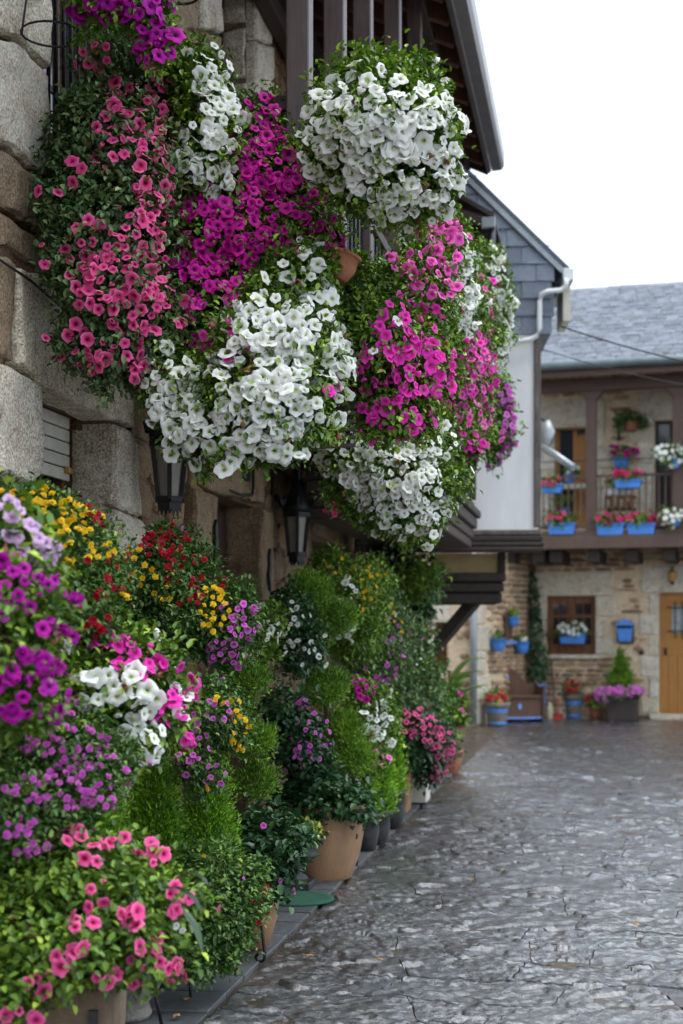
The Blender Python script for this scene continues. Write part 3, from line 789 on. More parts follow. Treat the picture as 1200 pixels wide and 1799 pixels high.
# lower lean-to roof at the far end of the gallery
lean = MB().prism(Frame(F1.w(gx1 - .75, 0, 0), tuple((-F1.y)[:2])), [(0, 6.08), (.75, 5.88), (1.2, 5.68), (1.52, 5.48), (1.52, 5.53), (1.2, 5.73), (.75, 5.93), (0, 6.13)], 0, 1.1).build('lean_to_roof', M['beam'], house)
for k in range(4):
    xx = gx1 - .7 + k * .33
    MB().bar(F1.w(xx, 0, 6.0), F1.w(xx, -1.47, 5.44), .07, .09).build('rafter', M['beam'], lean)
box('gutter_box', M['zinc'], lean, F1, gx1 - .80, gx1 - .74, -1.53, -1.40, 5.38, 5.48, .006)
MB().tube([F1.w(gx1 - .72, -1.50, 5.40), F1.w(gx1 - .72, -1.49, 5.1), F1.w(gx1 - .72, -1.40, 4.7)], .035, 8).build('downpipe', M['iron_soft'], lean)
for w_ in (.55, .95, 1.25):
    box('strut', M['post'], lean, F1, gx1 - .68, gx1 - .61, -w_ - .04, -w_ + .04, 4.1, 5.45)
box('loft_wall', M['beam'], lean, F1, gx1 - .58, gx1 - .54, -1.3, -.1, 4.1, 5.5)

# ------------------------------------------------------------------ the house with the slate gable
F2 = Frame((2.1, 15.0), (1.0, -0.04))                 # x = 0 at its street corner, gable faces down the street
h2 = thing('slate_gable_house', 'white walled house with blue-grey slate gable and white gutter pipe', 'house', F2.w(-1, 1, 0))
def z2(py, Y=15.0): return CAM_H + (HOR - py) / FOC * Y
def f2(px, py, y=0.0): return F2.hit(px, py, y)
gz0 = z2(583)
ax, az = f2(815, 300); bx_, bz = f2(990, 470)
sl = (az - bz) / (bx_ - ax)
xr = bx_ - .10                                         # slate face ends under the eave
def gz(x): return bz + (bx_ - x) * sl
gx_l = -2.3
gab = MB().prism(F2, [(gx_l, gz0), (xr - .02, gz0), (xr - .02, gz(xr) - .05), (gx_l, gz(gx_l) - .05)], .03, 5.5).build('gable_wall', M['slate'], h2)
row = 0; zz = gz0 - .02; q = random.Random(8)
while zz < gz(-1.6):
    off = (row % 2) * .155; x = -1.75 + off
    while x < xr:
        w = .31; x1 = min(x + w - .006, xr)
        zt = zz + .185
        top = lambda t: min(zt + .06, gz(t) - .03)
        if x1 - x > .04 and top(x) > zz + .02:
            k = q.uniform(0, .008); pl = [(x, zz + q.uniform(-.006, .006)), (x1, zz + q.uniform(-.006, .006)), (x1, max(zz + .01, top(x1))), (x, max(zz + .012, top(x)))]
            mb = MB(); vs = [F2.w(a, -.014 - k + (.020 if i > 1 else 0), b) for i, (a, b) in enumerate(pl)] + [F2.w(a, .002 + (.020 if i > 1 else 0), b) for i, (a, b) in enumerate(pl)]
            mb.add(vs, [(0, 1, 2, 3), (0, 4, 5, 1), (1, 5, 6, 2), (3, 7, 4, 0)])
            mb.build('slate', M['slate'], gab)
        x += w
    zz += .185; row += 1
# small dark slot shadows where every other slate laps over its neighbour come from the real steps
r2 = MB().prism(F2, [(gx_l, gz(gx_l) + .0), (bx_ + .06, gz(bx_ + .06)), (bx_ + .06, gz(bx_ + .06) + .05), (gx_l, gz(gx_l) + .05)], -.05, 5.6).build('roof', M['roof_slate'], h2)
MB().prism(F2, [(gx_l, gz(gx_l) - .09), (bx_ + .0, gz(bx_) - .09), (bx_ + .0, gz(bx_) - .003), (gx_l, gz(gx_l) - .003)], -.035, -.005).build('verge_board', M['zinc'], r2)
# eave end: box gutter on the street side
ga, gb = f2(988, 505), f2(1004, 473)
box('gutter', M['white_pvc'], r2, F2, ga[0], gb[0] + .02, -.06, 1.2, ga[1] + .06, gb[1], .01)
box('gutter_underside', M['cream_box'], r2, F2, ga[0] + .02, gb[0] - .0, .10, .7, z2(560), ga[1] + .055)
pp = [(996, 490), (994, 503), (985, 510), (962, 512), (951, 517), (948, 530), (948, 578), (943, 590), (930, 597), (900, 601), (800, 606)]
MB().tube([F2.w(f2(a, b, -.09)[0], -.09, f2(a, b, -.09)[1]) for a, b in pp], .028, 10).build('downpipe', M['white_pvc'], h2)
# white wall panel, corner post, sill beams
xw = f2(939, 800)[0]; zb = z2(931)
MB().prism(F2, [(gx_l, zb), (xw, zb), (xw, gz0 - .03), (gx_l, gz0 - .03)], .0, .25).build('white_panel', M['white_wall'], h2)
MB().prism(F2, [(xw, zb), (0.0, zb), (0.0, z2(515)), (xw, z2(515))], .26, 5.2).build('side_wall', M['cream_box'], h2)
box('corner_post', M['grey_beam'], h2, F2, xw - .005, f2(950, 800)[0], -.03, .14, z2(925), z2(588), .006)
box('head_beam', M['grey_beam'], h2, F2, gx_l, xw, -.008, .1, gz0 - .028, gz0 + .0)
ys = [(930, 940, -.02, .0), (941, 951, -.05, .02), (952, 960, -.085, .03), (961, 969, -.12, .045)]
for a, b, yo, xo in ys:
    box('sill_beam', M['old_beam'] if a != 930 else M['grey_beam'], h2, F2, gx_l, f2(952, 900)[0] + xo * .6, yo, .22, z2(b), z2(a) - .004, .012)
# jetty below: ochre strip, carved beams, brace
box('ochre_panel', M['ochre'], h2, F2, f2(760, 990, .3)[0], f2(875, 990, .3)[0], .30, .5, z2(1006, 15.3), z2(972, 15.3), .004)
box('panel_post', M['old_beam'], h2, F2, f2(875, 990, .3)[0] + .002, f2(888, 990, .3)[0], .26, .5, z2(1006, 15.3), z2(970, 15.3), .004)
for k, (a, b) in enumerate(((1006, 1022), (1023, 1040), (1041, 1060))):
    box('carved_beam', M['old_beam'], h2, F2, -3.2, f2(889 - k * 3, 1030, .2)[0], .16 + .05 * k, 1.3, z2(b, 15.3), z2(a, 15.3) - .003, .02)
A = P(835, 1054, 15.5); B = P(752, 1152, 15.9)
MB().bar(A, B, .12, .13).build('brace', M['old_beam'], h2, .012)
lw = MB().prism(F2, [(-4, -.05), (f2(752, 1100, 1.2)[0], -.05), (f2(752, 1100, 1.2)[0], 2.0), (-4, 2.0)], 1.25, 5).build('lower_wall', M['mortar'], h2)
# side pipe elbow with a funnel, behind the corner post
MB().tube([P(952, 786, 15.6), P(975, 799, 15.5), P(1008, 822, 15.3)], .042, 10).build('pipe_elbow', M['zinc'], h2)
MB().tube([P(955, 742, 15.7), P(962, 760, 15.7), P(958, 788, 15.65)], [.075, .085, .04], 10).build('pipe_funnel', M['zinc'], h2)
MB().tube([P(950, 735, 15.75), P(968, 748, 15.7), P(974, 762, 15.7), P(968, 778, 15.7), P(955, 790, 15.7)], .012, 6).build('pipe_strap', M['iron'], h2)

# balcony at the foot of the gallery: dark post and pot rail
# ------------------------------------------------------------------ the far house
F3 = Frame((3.35, 25.0), (1.0, -0.30))
h3 = thing('balcony_house', 'far stone house with brown timber balcony and wet slate roof', 'house', F3.w(2, 0, 0))
def f3(px, py, y=0.0): return F3.hit(px, py, y)
def hole3(px0, py0, px1, py1, y=0.0):
    a = f3(px0, py0, y); b = f3(px1, py1, y)
    m = f3((px0 + px1) / 2, py0, y)[1]; k = f3((px0 + px1) / 2, py1, y)[1]
    return (a[0], b[0], k, m)
o_win = hole3(960, 1047, 1046, 1150); o_door = hole3(1158, 1041, 1252, 1262)
o_door = (o_door[0], o_door[1], 0.10, o_door[3])
o_bd = hole3(975, 752, 1032, 925); o_dd = hole3(1150, 738, 1205, 935)
XE = 6.5
wall3 = wall_holes(F3, -0.2, XE, -.05, 6.2, [o_win, o_door, o_bd, o_dd], 0.0, 0.4, 'wall', M['mortar_far'], h3)
F3b = Frame((2.09, 22.7), (1.26, 2.3)); LB = math.hypot(1.26, 2.3)
wing = wall_holes(F3b, 0.0, LB, -.05, 3.1, [], 0.0, 0.4, 'wing_wall', M['mortar_far'], h3)
F3c = Frame((-0.2, 22.93), (2.29, -0.23)); LC = math.hypot(2.29, .23)
wc = wall_holes(F3c, 0, LC - .01, -.05, 3.1, [(F3c.hit(764, 1100)[0], F3c.hit(786, 1100)[0], .9, 1.65)], 0.0, .4, 'end_wall', M['mortar_far'], h3)
wcp = box('window', M['winwood'], h3, F3c, F3c.hit(764, 1100)[0], F3c.hit(786, 1100)[0], .25, .3, .9, 1.65)
box('granite_block', M['granite_far'], wc, F3c, F3c.hit(757, 1100)[0], F3c.hit(790, 1100)[0], -.02, .1, 1.652, 2.0, .015)
def courses(F, x0, x1, z0, z1, skip, parent, seed, hmin=.055, hmax=.12, name='schist_stones'):
    q = random.Random(seed); vs_all = []; fs_all = []; rn = []
    z = z0
    while z < z1:
        hh = q.uniform(hmin, hmax); x = x0
        while x < x1 - .02:
            w = min(q.uniform(.10, .42), x1 - x); cx, cz = x + w / 2, z + hh / 2
            if not any(cx + w * .5 > s[0] and cx - w * .5 < s[1] and cz + hh * .4 > s[2] and cz - hh * .4 < s[3] for s in skip) and q.random() > .04:
                vs, fs = stone_variant(q.randrange(40), 8); mt = F.mat(cx, 0, cz, w * .94, q.uniform(.03, .08), hh * .80, q.uniform(-.04, .04))
                k = len(vs_all); vs_all += [tuple(mt @ Vector(p)) for p in vs]; fs_all += [tuple(i + k for i in f) for f in fs]; rn += [q.random()] * len(vs)
            x += w
        z += hh
    o = MB().add(vs_all, fs_all, True).build(name, M['rubble_far'], parent)
    at = o.data.attributes.new('rnd', 'FLOAT', 'POINT'); at.data.foreach_set('value', rn)
    tag(o, kind='stuff')
    return o
gblocks = []   # granite around the openings
def gblock(a, b, c, d, F=F3, y=-.03, par=None, dep=.2):
    gblocks.append((a, b, c, d))
    box('granite_block', M['granite_far'], par or wall3, F, a + .006, b - .006, y, y + dep, c + .006, d - .006, .018, .006)
def surround(h, lint=.42, jam=((.17, .36), (.34, .16), (.18, .32), (.32, .18), (.17, .34), (.30, .2), (.2, .3)), sill=True):
    gblock(h[0] - .30, h[1] + .30, h[3], h[3] + lint)
    z = h[3]; k = 0
    while z > h[2] + .02:
        a, b = jam[k % len(jam)]; d = max(h[2], z - .36)
        gblock(h[0] - a, h[0], d, z); gblock(h[1], h[1] + b, d, z)
        z = d; k += 1
surround(o_win); surround(o_door, .46); surround(o_bd, .5, ((.35, .3), (.25, .5), (.4, .3), (.25, .45))); surround(o_dd, .5, ((.45, .3), (.28, .4)))
courses(F3, -.15, XE, .02, 6.0, gblocks + [o_win, o_door, o_bd, o_dd], wall3, 31)
quo = []
z = 0.0; k = 0
while z < 3.0:
    d = .38 + .05 * (k % 2); w = .42 if k % 2 else .30
    box('granite_block', M['granite_far'], wing, F3b, .0, w * 1.6, -.03, .12, z + .006, z + d - .006, .018, .006)
    quo.append((0, w * 1.6, z, z + d)); z += d; k += 1
courses(F3b, .02, LB, .02, 3.05, quo, wing, 32)
courses(F3c, .02, LC - .05, .02, 3.05, [(F3c.hit(757, 1100)[0], F3c.hit(790, 1100)[0], .85, 2.0)], wc, 33, .10, .22)
MB().tube([F3c.w(LC + .02, -.08, .02), F3c.w(LC + .02, -.08, 3.0)], .055, 10).build('downpipe', M['zinc'], h3)
# lower window with grille bars
lwn = box('window', M['winwood'], h3, F3, o_win[0], o_win[1], .16, .22, o_win[2], o_win[3])
ww = (o_win[1] - o_win[0]); hh3 = o_win[3] - o_win[2]
for k in range(2):
    for r in range(3):
        a = o_win[0] + .10 + k * ww * .5 - (.03 if k else 0); b = a + ww * .5 - .16
        c = o_win[2] + .18 + r * (hh3 - .26) / 3; d = c + (hh3 - .26) / 3 - .05
        box('pane', M['glass'], lwn, F3, a, b, .150, .159, c, d)
for k in range(6):
    x = o_win[0] + ww * (k + .5) / 6
    MB().tube([F3.w(x, .06, o_win[2] + .02), F3.w(x, .06, o_win[3] - .02)], .011, 6).build('window_bar', M['winwood'], lwn)
for zz in (.33, .66): box('cross_bar', M['winwood'], lwn, F3, o_win[0] + .01, o_win[1] - .01, .05, .068, o_win[2] + hh3 * zz, o_win[2] + hh3 * zz + .02)
box('sill', M['granite_far'], h3, F3, o_win[0] - .12, o_win[1] + .14, -.10, .15, o_win[2] - .07, o_win[2] - .002, .01)
# honey-coloured door
dr = box('door', M['doorwood'], h3, F3, o_door[0], o_door[1], .18, .24, o_door[2], o_door[3])
pw = (o_door[1] - o_door[0]) / 6
for k in range(6): box('plank', M['doorwood'], dr, F3, o_door[0] + k * pw + .004, o_door[0] + (k + 1) * pw - .004, .158, .178, o_door[2] + .02, o_door[2] + 1.0, .004)
box('door_rail', M['doorwood'], dr, F3, o_door[0] + .01, o_door[1] - .01, .14, .156, o_door[2] + 1.0, o_door[2] + 1.1, .004)
gx_a = f3(1180, 1090, .15)[0]
box('door_pane', M['curtain'], dr, F3, gx_a, gx_a + .5, .160, .176, f3(1190, 1113)[1], f3(1190, 1064)[1], .004)
for k in range(4): MB().tube([F3.w(gx_a + .06 + k * .12, .12, f3(1190, 1122)[1]), F3.w(gx_a + .06 + k * .12, .12, f3(1190, 1056)[1])], .010, 6).build('door_bar', M['iron'], dr)
for zz in (1110, 1068): box('door_bar', M['iron'], dr, F3, gx_a - .08, gx_a + .55, .105, .118, f3(1190, zz)[1], f3(1190, zz)[1] + .02)
box('lock_plate', M['iron'], dr, F3, o_door[0] + .07, o_door[0] + .12, .130, .157, 1.10, 1.22)
box('door_step', M['granite_far'], h3, F3, o_door[0] - .15, o_door[1] + .2, -.18, .12, .0, .095, .012)
# upper openings
bd = box('balcony_door', M['glass'], h3, F3, o_bd[0], o_bd[1], .25, .3, o_bd[2], o_bd[3])
w_ = o_bd[1] - o_bd[0]
for a, b in ((0, .10), (.52, .64), (.90, 1.0)): box('frame', M['doorwood'], bd, F3, o_bd[0] + w_ * a, o_bd[0] + w_ * b, .19, .245, o_bd[2], o_bd[3], .004)
box('door_panel', M['doorwood'], bd, F3, o_bd[0] + w_ * .64, o_bd[0] + w_ * .90, .21, .24, o_bd[2], o_bd[3] - .1)
for zz in (.3, .55, .8): box('door_rail', M['doorwood'], bd, F3, o_bd[0] + w_ * .64, o_bd[0] + w_ * .90, .2, .208, o_bd[2] + (o_bd[3] - o_bd[2]) * zz, o_bd[2] + (o_bd[3] - o_bd[2]) * zz + .07)
dd = box('dark_door', M['glass'], h3, F3, o_dd[0], o_dd[1], .25, .3, o_dd[2], o_dd[3])
for a, b in ((.0, .09), (.45, .55), (.91, 1.0)): box('frame', M['darkdoor'], dd, F3, o_dd[0] + (o_dd[1] - o_dd[0]) * a, o_dd[0] + (o_dd[1] - o_dd[0]) * b, .2, .245, o_dd[2], o_dd[3], .004)
# balcony
BW = 1.25
zf = f3(1075, 940, -BW)[1]
bal3 = box('balcony', M['beam_far'], h3, F3, -.35, XE, -BW, -.04, zf, zf + .08)
box('edge_beam', M['beam_far'], bal3, F3, -.35, XE, -BW - .05, -BW + .05, zf - .22, zf - .003, .012)
for px in (800, 845, 905, 955, 985, 1050, 1115, 1180, 1245):
    x = f3(px, 970, -.5)[0]
    if x > -.3: box('joist', M['old_beam'], bal3, F3, x - .10, x + .10, -BW + .12, -.03, zf - .43, zf - .225, .01)
zt = f3(1075, 690, -BW)[1]
def post3(px):
    x = f3(px, 800, -BW)[0]
    box('post', M['beam_far'], bal3, F3, x - .085, x + .085, -BW, -BW + .17, zf + .083, zt + .05, .012)
    MB().prism(F3, [(x - .09, zt - .10), (x + .09, zt - .10), (x + .21, zt + .05), (x - .21, zt + .05)], -BW - .01, -BW + .18).build('post_bracket', M['beam_far'], bal3, .01)
for px in (1038, 1191, 1344): post3(px)
box('post', M['beam_far'], bal3, F3, -.36, -.2, -BW, -BW + .17, zf + .083, zt + .05, .012)
box('top_beam', M['beam_far'], bal3, F3, -.4, XE, -BW - .02, -BW + .19, zt + .053, zt + .27, .012)
zr = f3(1075, 833, -BW)[1]
box('hand_rail', M['beam_far'], bal3, F3, -.2, XE, -BW + .03, -BW + .08, zr - .04, zr, .004)
box('bottom_rail', M['beam_far'], bal3, F3, -.2, XE, -BW + .03, -BW + .08, zf + .12, zf + .16, .004)
MB().tube([F3.w(-.2, -BW + .03, zr + .24), F3.w(XE, -BW + .03, zr + .24)], .010, 6).build('wire_rail', M['iron_soft'], bal3)
b3 = MB().box(WORLD, -.011, .011, -.011, .011, 0, zr - zf - .19).mesh('baluster', M['beam_far'])
x = -.15
while x < 4.6:
    inst('baluster', b3, bal3, F3.mat(x, -BW + .055, zf + .155)); x += .105
# roof over the balcony
RW = 1.75; zg = f3(1075, 640, -RW)[1]; slope = .56
def rz(w): return zg + (RW - w) * slope
rf = MB().prism(Frame(F3.w(-.55, 0, 0), tuple(F3.y[:2])), [(-RW, zg), (1.9, rz(-1.9)), (1.9, rz(-1.9) + .05), (-RW, zg + .05)], 0, -7.2).build('roof', M['beam_far'], h3)
nrow = 20; q = random.Random(44)
tile = shared_mesh('slate', [(-.5, 0, 0), (.5, 0, 0), (.5, 1, 0), (-.5, 1, 0), (-.5, 0, -.02), (.5, 0, -.02), (.5, 1, -.02), (-.5, 1, -.02)], [(0, 1, 2, 3), (0, 4, 5, 1), (1, 5, 6, 2), (3, 7, 4, 0)], M['roof_slate'], False)
up_ = Vector((F3.y.x, F3.y.y, slope)).normalized(); nrm = F3.x.cross(up_).normalized()
L = (RW + 1.9) * math.sqrt(1 + slope ** 2); ex = L / nrow
for r in range(nrow):
    x = -.55 + (r % 2) * .16 - q.uniform(0, .1)
    while x < 4.4:
        w = q.uniform(.18, .32)
        t = q.uniform(-.03, .03); t2 = q.uniform(-.035, .01)
        base = F3.w(x + w / 2, -RW, zg + .068) + up_ * (ex * r - .03)
        sx = (F3.x + nrm * t).normalized(); sy = (up_ - nrm * (.035 + t2)).normalized(); sz = sx.cross(sy)
        m = Matrix.Identity(4)
        for i in range(3): m[i][0] = sx[i] * (w - .01); m[i][1] = sy[i] * (ex * 1.45); m[i][2] = sz[i]; m[i][3] = base[i] + nrm[i] * .014
        inst('slate', tile, rf, m); x += w
MB().tube([F3.w(-.55, -RW - .05, zg + .01), F3.w(6.6, -RW - .05, zg + .01)], .07, 10).build('gutter', M['gutter_far'], rf)
box('fascia_board', M['beam_far'], rf, F3, -.55, 6.6, -RW + .02, -RW + .06, zg - .16, zg - .01, .006)
for px in range(960, 1420, 38):
    x = f3(px, 660, -RW)[0]
    MB().bar(F3.w(x, -RW + .07, zg - .06), F3.w(x, .2, rz(-.2) - .08), .11, .14).build('rafter', M['old_beam'], rf)
# slate flashing and wires where the two roofs meet
MB().prism(F3, [(-.35, zg + .1), (-.05, zg + .1), (-.15, zg + .7)], -RW - .1, -RW - .06).build('flashing', M['zinc'], rf)

def sag(a, b, d, n=10):
    a, b = Vector(a), Vector(b)
    return [a.lerp(b, t / n) - Vector((0, 0, d * 4 * (t / n) * (1 - t / n))) for t in range(n + 1)]
for lab, a, b, d, r_ in (('twisted black cable strung from the slate gable across the far roof', P(985, 573, 14.9), P(1290, 652, 15.5), .04, .009), ('thin black wire hanging below the twisted cable over the balcony', P(948, 612, 14.9), P(1290, 690, 15.5), .05, .005)):
    tag(MB().tube(sag(a, b, d, 14), r_, 6).build('overhead_cable', M['cable']), lab, 'cable')

# ------------------------------------------------------------------ lanterns
def lantern(px, py_top, py_bot, w, label, Y):
    """six-sided tapered wall lantern; the glass body spans py_top to py_bot"""
    a, b = P(px, py_top, Y), P(px, py_bot, Y); hgt = a.z - b.z
    c = Vector((b.x, b.y, b.z))
    rt, rb = w / 2, w / 2 * .66
    root = thing('wall_lantern', label, 'lantern', c)
    n = 6; ang = [math.pi / 6 + k * math.pi / 3 + .12 for k in range(n)]
    def pt(r, z, t): return c + Vector((r * math.cos(t), r * math.sin(t), z))
    fr = MB()
    for t in ang: fr.bar(pt(rb, 0, t), pt(rt, hgt, t), .022, .022)
    for r, z, hh_ in ((rb, 0, .03), (rt, hgt - .03, .035)):
        for k in range(n): fr.bar(pt(r, z, ang[k]), pt(r, z, ang[(k + 1) % n]), .03, hh_)
    fr.build('frame', M['iron'], root)
    for k in range(n):
        t0, t1 = ang[k], ang[(k + 1) % n]
        MB().add([pt(rb * .93, .01, t0), pt(rb * .93, .01, t1), pt(rt * .93, hgt - .02, t1), pt(rt * .93, hgt - .02, t0)], [(0, 1, 2, 3)]).build('pane', M['frost'], root)
    MB().lathe(c, [(rt * 1.16, hgt - .005), (rt * 1.2, hgt + .03), (rt * .85, hgt + .10), (rt * .5, hgt + .18), (rt * .34, hgt + .20), (rt * .3, hgt + .25)], 6, rot=ang[0]).build('cap', M['iron'], root)
    for t in ang:
        MB().prism(Frame(pt(rt * 1.1, 0, t), (math.cos(t), math.sin(t))), [(-.05, c.z + hgt + .03), (.03, c.z + hgt + .035), (.045, c.z + hgt + .10), (.015, c.z + hgt + .07), (-.01, c.z + hgt + .09)], -.006, .006).build('crest', M['iron'], root)
    fin = MB()
    for k in range(6):
        t = k * math.pi / 3
        fin.prism(Frame(c, (math.cos(t), math.sin(t))), [(.005, c.z + hgt + .24), (rt * .34, c.z + hgt + .24), (rt * .5, c.z + hgt + .31), (rt * .24, c.z + hgt + .28), (.005, c.z + hgt + .40)], -.004, .004)
    fin.build('finial', M['iron'], root)
    sk = MB()
    for k in range(n):
        t0, t1 = ang[k], ang[(k + 1) % n]; e0, e1 = pt(rb * 1.02, 0, t0), pt(rb * 1.02, 0, t1)
        ps = [e0.lerp(e1, i / 6) + Vector((0, 0, 0.005)) for i in range(7)]; qs = [e0.lerp(e1, i / 6) * 1 - Vector((0, 0, .05 + (.045 if i in (2, 4) else 0.0) + (.02 if i in (0, 6) else 0))) for i in range(7)]
        for i in range(6): sk.add([ps[i], ps[i + 1], qs[i + 1], qs[i]], [(0, 1, 2, 3)])
    sk.build('skirt', M['iron'], root)
    wx = F1.loc(c)[0]
    MB().tube([c + Vector((0, 0, hgt + .34)), c + Vector((-.05, 0, hgt + .42)), F1.w(wx, -.04, c.z + hgt + .30), F1.w(wx, -.03, c.z + hgt + .05)], .013, 6).build('bracket', M['iron'], root)
lantern(298, 770, 878, .215, 'black iron wall lantern with its top buried in white petunias', 7.6)
lantern(521, 898, 974, .205, 'black iron wall lantern with crested cap beside the granite lintel', 10.9)

# round green mat
Y = FOC * CAM_H / (1584 - HOR); p = P(522, 1584, Y)
tag(MB().lathe((p.x, p.y, .012), [(.205, 0), (.208, .006), (.203, .012), (.17, .013), (.165, .011), (.06, .012)], 40).build('round_mat', M['mat_green']), 'round green mat lying flat on the slate pavement', 'mat')

# ------------------------------------------------------------------ plants
def nrmz(a): return a / np.maximum(np.linalg.norm(a, axis=1, keepdims=True), 1e-9)
def B(px, py, rx, ry, Y, rd=None):
    """an ellipsoid of foliage: centre and half sizes in photo pixels at distance Y, half depth rd in metres"""
    c = P(px, py, Y); a, b = rx * Y / FOC, ry * Y / FOC
    return (np.array(c), np.array((a, rd if rd else min(a, b) * .95, b)))
class Lump:
    def __init__(s, r, n=5, f=3.2):
        s.k = r.normal(size=(n, 3)) * f; s.p = r.uniform(0, 6.28, n)
    def __call__(s, d): return np.sin(d @ s.k.T + s.p).mean(axis=1)
def quads_mesh(name, verts, nper, faces_local, mat, rnd):
    n = len(verts) // nper
    fl = np.array(faces_local, dtype=np.int32); k = fl.shape[1]
    idx = (np.arange(n, dtype=np.int32)[:, None, None] * nper + fl[None]).reshape(-1)
    me = bpy.data.meshes.new(name)
    me.vertices.add(len(verts)); me.vertices.foreach_set('co', verts.astype(np.float32).reshape(-1))
    nf = n * len(fl)
    me.loops.add(nf * k); me.loops.foreach_set('vertex_index', idx)
    me.polygons.add(nf); me.polygons.foreach_set('loop_start', np.arange(nf, dtype=np.int32) * k)
    me.materials.append(mat)
    at = me.attributes.new('rnd', 'FLOAT', 'POINT'); at.data.foreach_set('value', np.repeat(rnd, nper).astype(np.float32))
    me.update(calc_edges=True)
    return me
TRI = [0]
def leaves(name, parent, pos, ax, nm, L, wr, mat, rnd, bend=.18, fold=.22):
    ax = nrmz(ax); sd_ = nrmz(np.cross(nm, ax)); nm = np.cross(ax, sd_); L = L[:, None]; w = L * wr * .5
    base = pos; s1, s2 = base + ax * L * .32, base + ax * L * .72 - nm * L * bend * .3
    up_ = nm * w * fold * 2
    v = np.stack([base, s1 + sd_ * w + up_, s2 + sd_ * w * .74 + up_ * .7, base + ax * L - nm * L * bend, s2 - sd_ * w * .74 + up_ * .7, s1 - sd_ * w + up_], axis=1).reshape(-1, 3)
    me = quads_mesh(name, v, 6, [(0, 1, 2, 3), (0, 3, 4, 5)], mat, rnd)
    TRI[0] += len(pos) * 4
    o = link(name, me, parent)
    tag(o, kind='stuff')
    return o
def foliage(parent, blobs, mat, leaf=.030, wr=.62, layers=1.9, mode='broad', seed=1, name='foliage', lump=.2):
    r = np.random.default_rng(seed); P_, A_, N_, L_, R_ = [], [], [], [], []
    for c, rad in blobs:
        area = 4 * math.pi * (((rad[0] * rad[1]) ** 1.6 + (rad[0] * rad[2]) ** 1.6 + (rad[1] * rad[2]) ** 1.6) / 3) ** (1 / 1.6)
        n = int(area * layers / (leaf * leaf * wr * .62)); n = max(30, min(n, 14000))
        d = nrmz(r.normal(size=(n, 3)))
        keep = (d[:, 1] < .35) | (r.random(n) < .3); d = d[keep]; n = len(d)
        lp = Lump(r); cl = Lump(r, 6, 1.0)
        rf = 1 - np.abs(r.normal(size=n)) * .26; rf = np.clip(rf, .25, 1.0) * (1 + lump * 1.6 * lp(d))
        pos = c + d * rad * rf[:, None]
        rf2 = 1 + .22 * cl(pos * 32); pos = c + d * rad * (rf * rf2)[:, None]
        sp = r.random(n) < .15; pos[sp] = (c + d * rad * (1 + lump * 1.6 * lp(d))[:, None] * (1.0 + .25 * np.maximum(0, cl(pos * 32)))[:, None])[sp] + d[sp] * leaf * r.uniform(.1, 1.6, (sp.sum(), 1))
        out = nrmz(d / rad)
        rv = nrmz(r.normal(size=(n, 3))); U = np.array((0, 0, 1.0))
        if mode == 'broad': ax = out * .55 + rv * .75 + U * .1; nm = U * .65 + out * .6 + rv * .45
        elif mode == 'trail': ax = out * .45 + rv * .75 - U * .3; nm = U * .45 + out * .8 + rv * .5
        elif mode == 'conifer': ax = out * .6 + rv * .6 + U * .55; nm = rv
        elif mode == 'up': ax = out * .5 + rv * .5 + U * .6; nm = out * .6 + rv * .6 + U * .3
        P_.append(pos); A_.append(ax); N_.append(nm); L_.append(leaf * r.uniform(.6, 1.3, n))
        # tone: random from leaf to leaf and in clumps
        R_.append(np.clip(.45 + .22 * r.normal(size=n) + .25 * cl(pos * 14) + .18 * (r.random(n) < .12), 0, 1))
    return leaves(name, parent, np.concatenate(P_), np.concatenate(A_), np.concatenate(N_), np.concatenate(L_), wr, mat, np.concatenate(R_))

# ---- flowers
def petunia_shape(seed, seg=20, ruf=.09, flat=0.0):
    q = random.Random(seed); f1, f2_, f3_ = [q.uniform(0, 6.28) for _ in range(3)]
    vs, rad = [], []
    for r, z, a in ((.07, -.62, 0.0), (.15, -.16, .12), (.42, .0, .38), (.76, .06, .7), (1.0, -.03, 1.0)):
        for k in range(seg):
            t = 2 * math.pi * k / seg
            lob = 1 - ((.26 if r > .9 else .12) * (1 - abs(math.sin(2.5 * t + .4)) ** .7) if r > .6 else 0) + (.05 * math.sin(7 * t + f2_) if r > .9 else 0)
            zz = z * (1 - flat) + (ruf * math.sin(5 * t + f1) + ruf * .6 * math.sin(8 * t + f2_) + ruf * .5 * math.sin(3 * t + f3_)) * max(0, r - .3)
            vs.append((r * lob * math.cos(t) * .5, r * lob * math.sin(t) * .5, zz * .5)); rad.append(a)
    fs = [(i * seg + k, i * seg + (k + 1) % seg, (i + 1) * seg + (k + 1) % seg, (i + 1) * seg + k) for i in range(4) for k in range(seg)]
    return vs, fs, rad
BUDS = {}
def bud_shape(seed, seg=8):
    """half-closed or wilting trumpet"""
    q = random.Random(seed + 70); vs, rad = [], []; f = q.uniform(0, 6)
    for r, z, a in ((.05, -.8, .2), (.10, -.35, .45), (.22, .0, .7), (.34, .25, .9), (.20, .36, 1.0)):
        for k in range(seg):
            t = 2 * math.pi * k / seg
            rr = r * (1 + .35 * math.sin(2.0 * t + f) * (r > .15))
            vs.append((rr * math.cos(t) * .6 + .06 * z, rr * math.sin(t) * .6, z * .55 + .05 * math.sin(3 * t + f))); rad.append(a)
    fs = [(i * seg + k, i * seg + (k + 1) % seg, (i + 1) * seg + (k + 1) % seg, (i + 1) * seg + k) for i in range(4) for k in range(seg)]
    return vs, fs, rad
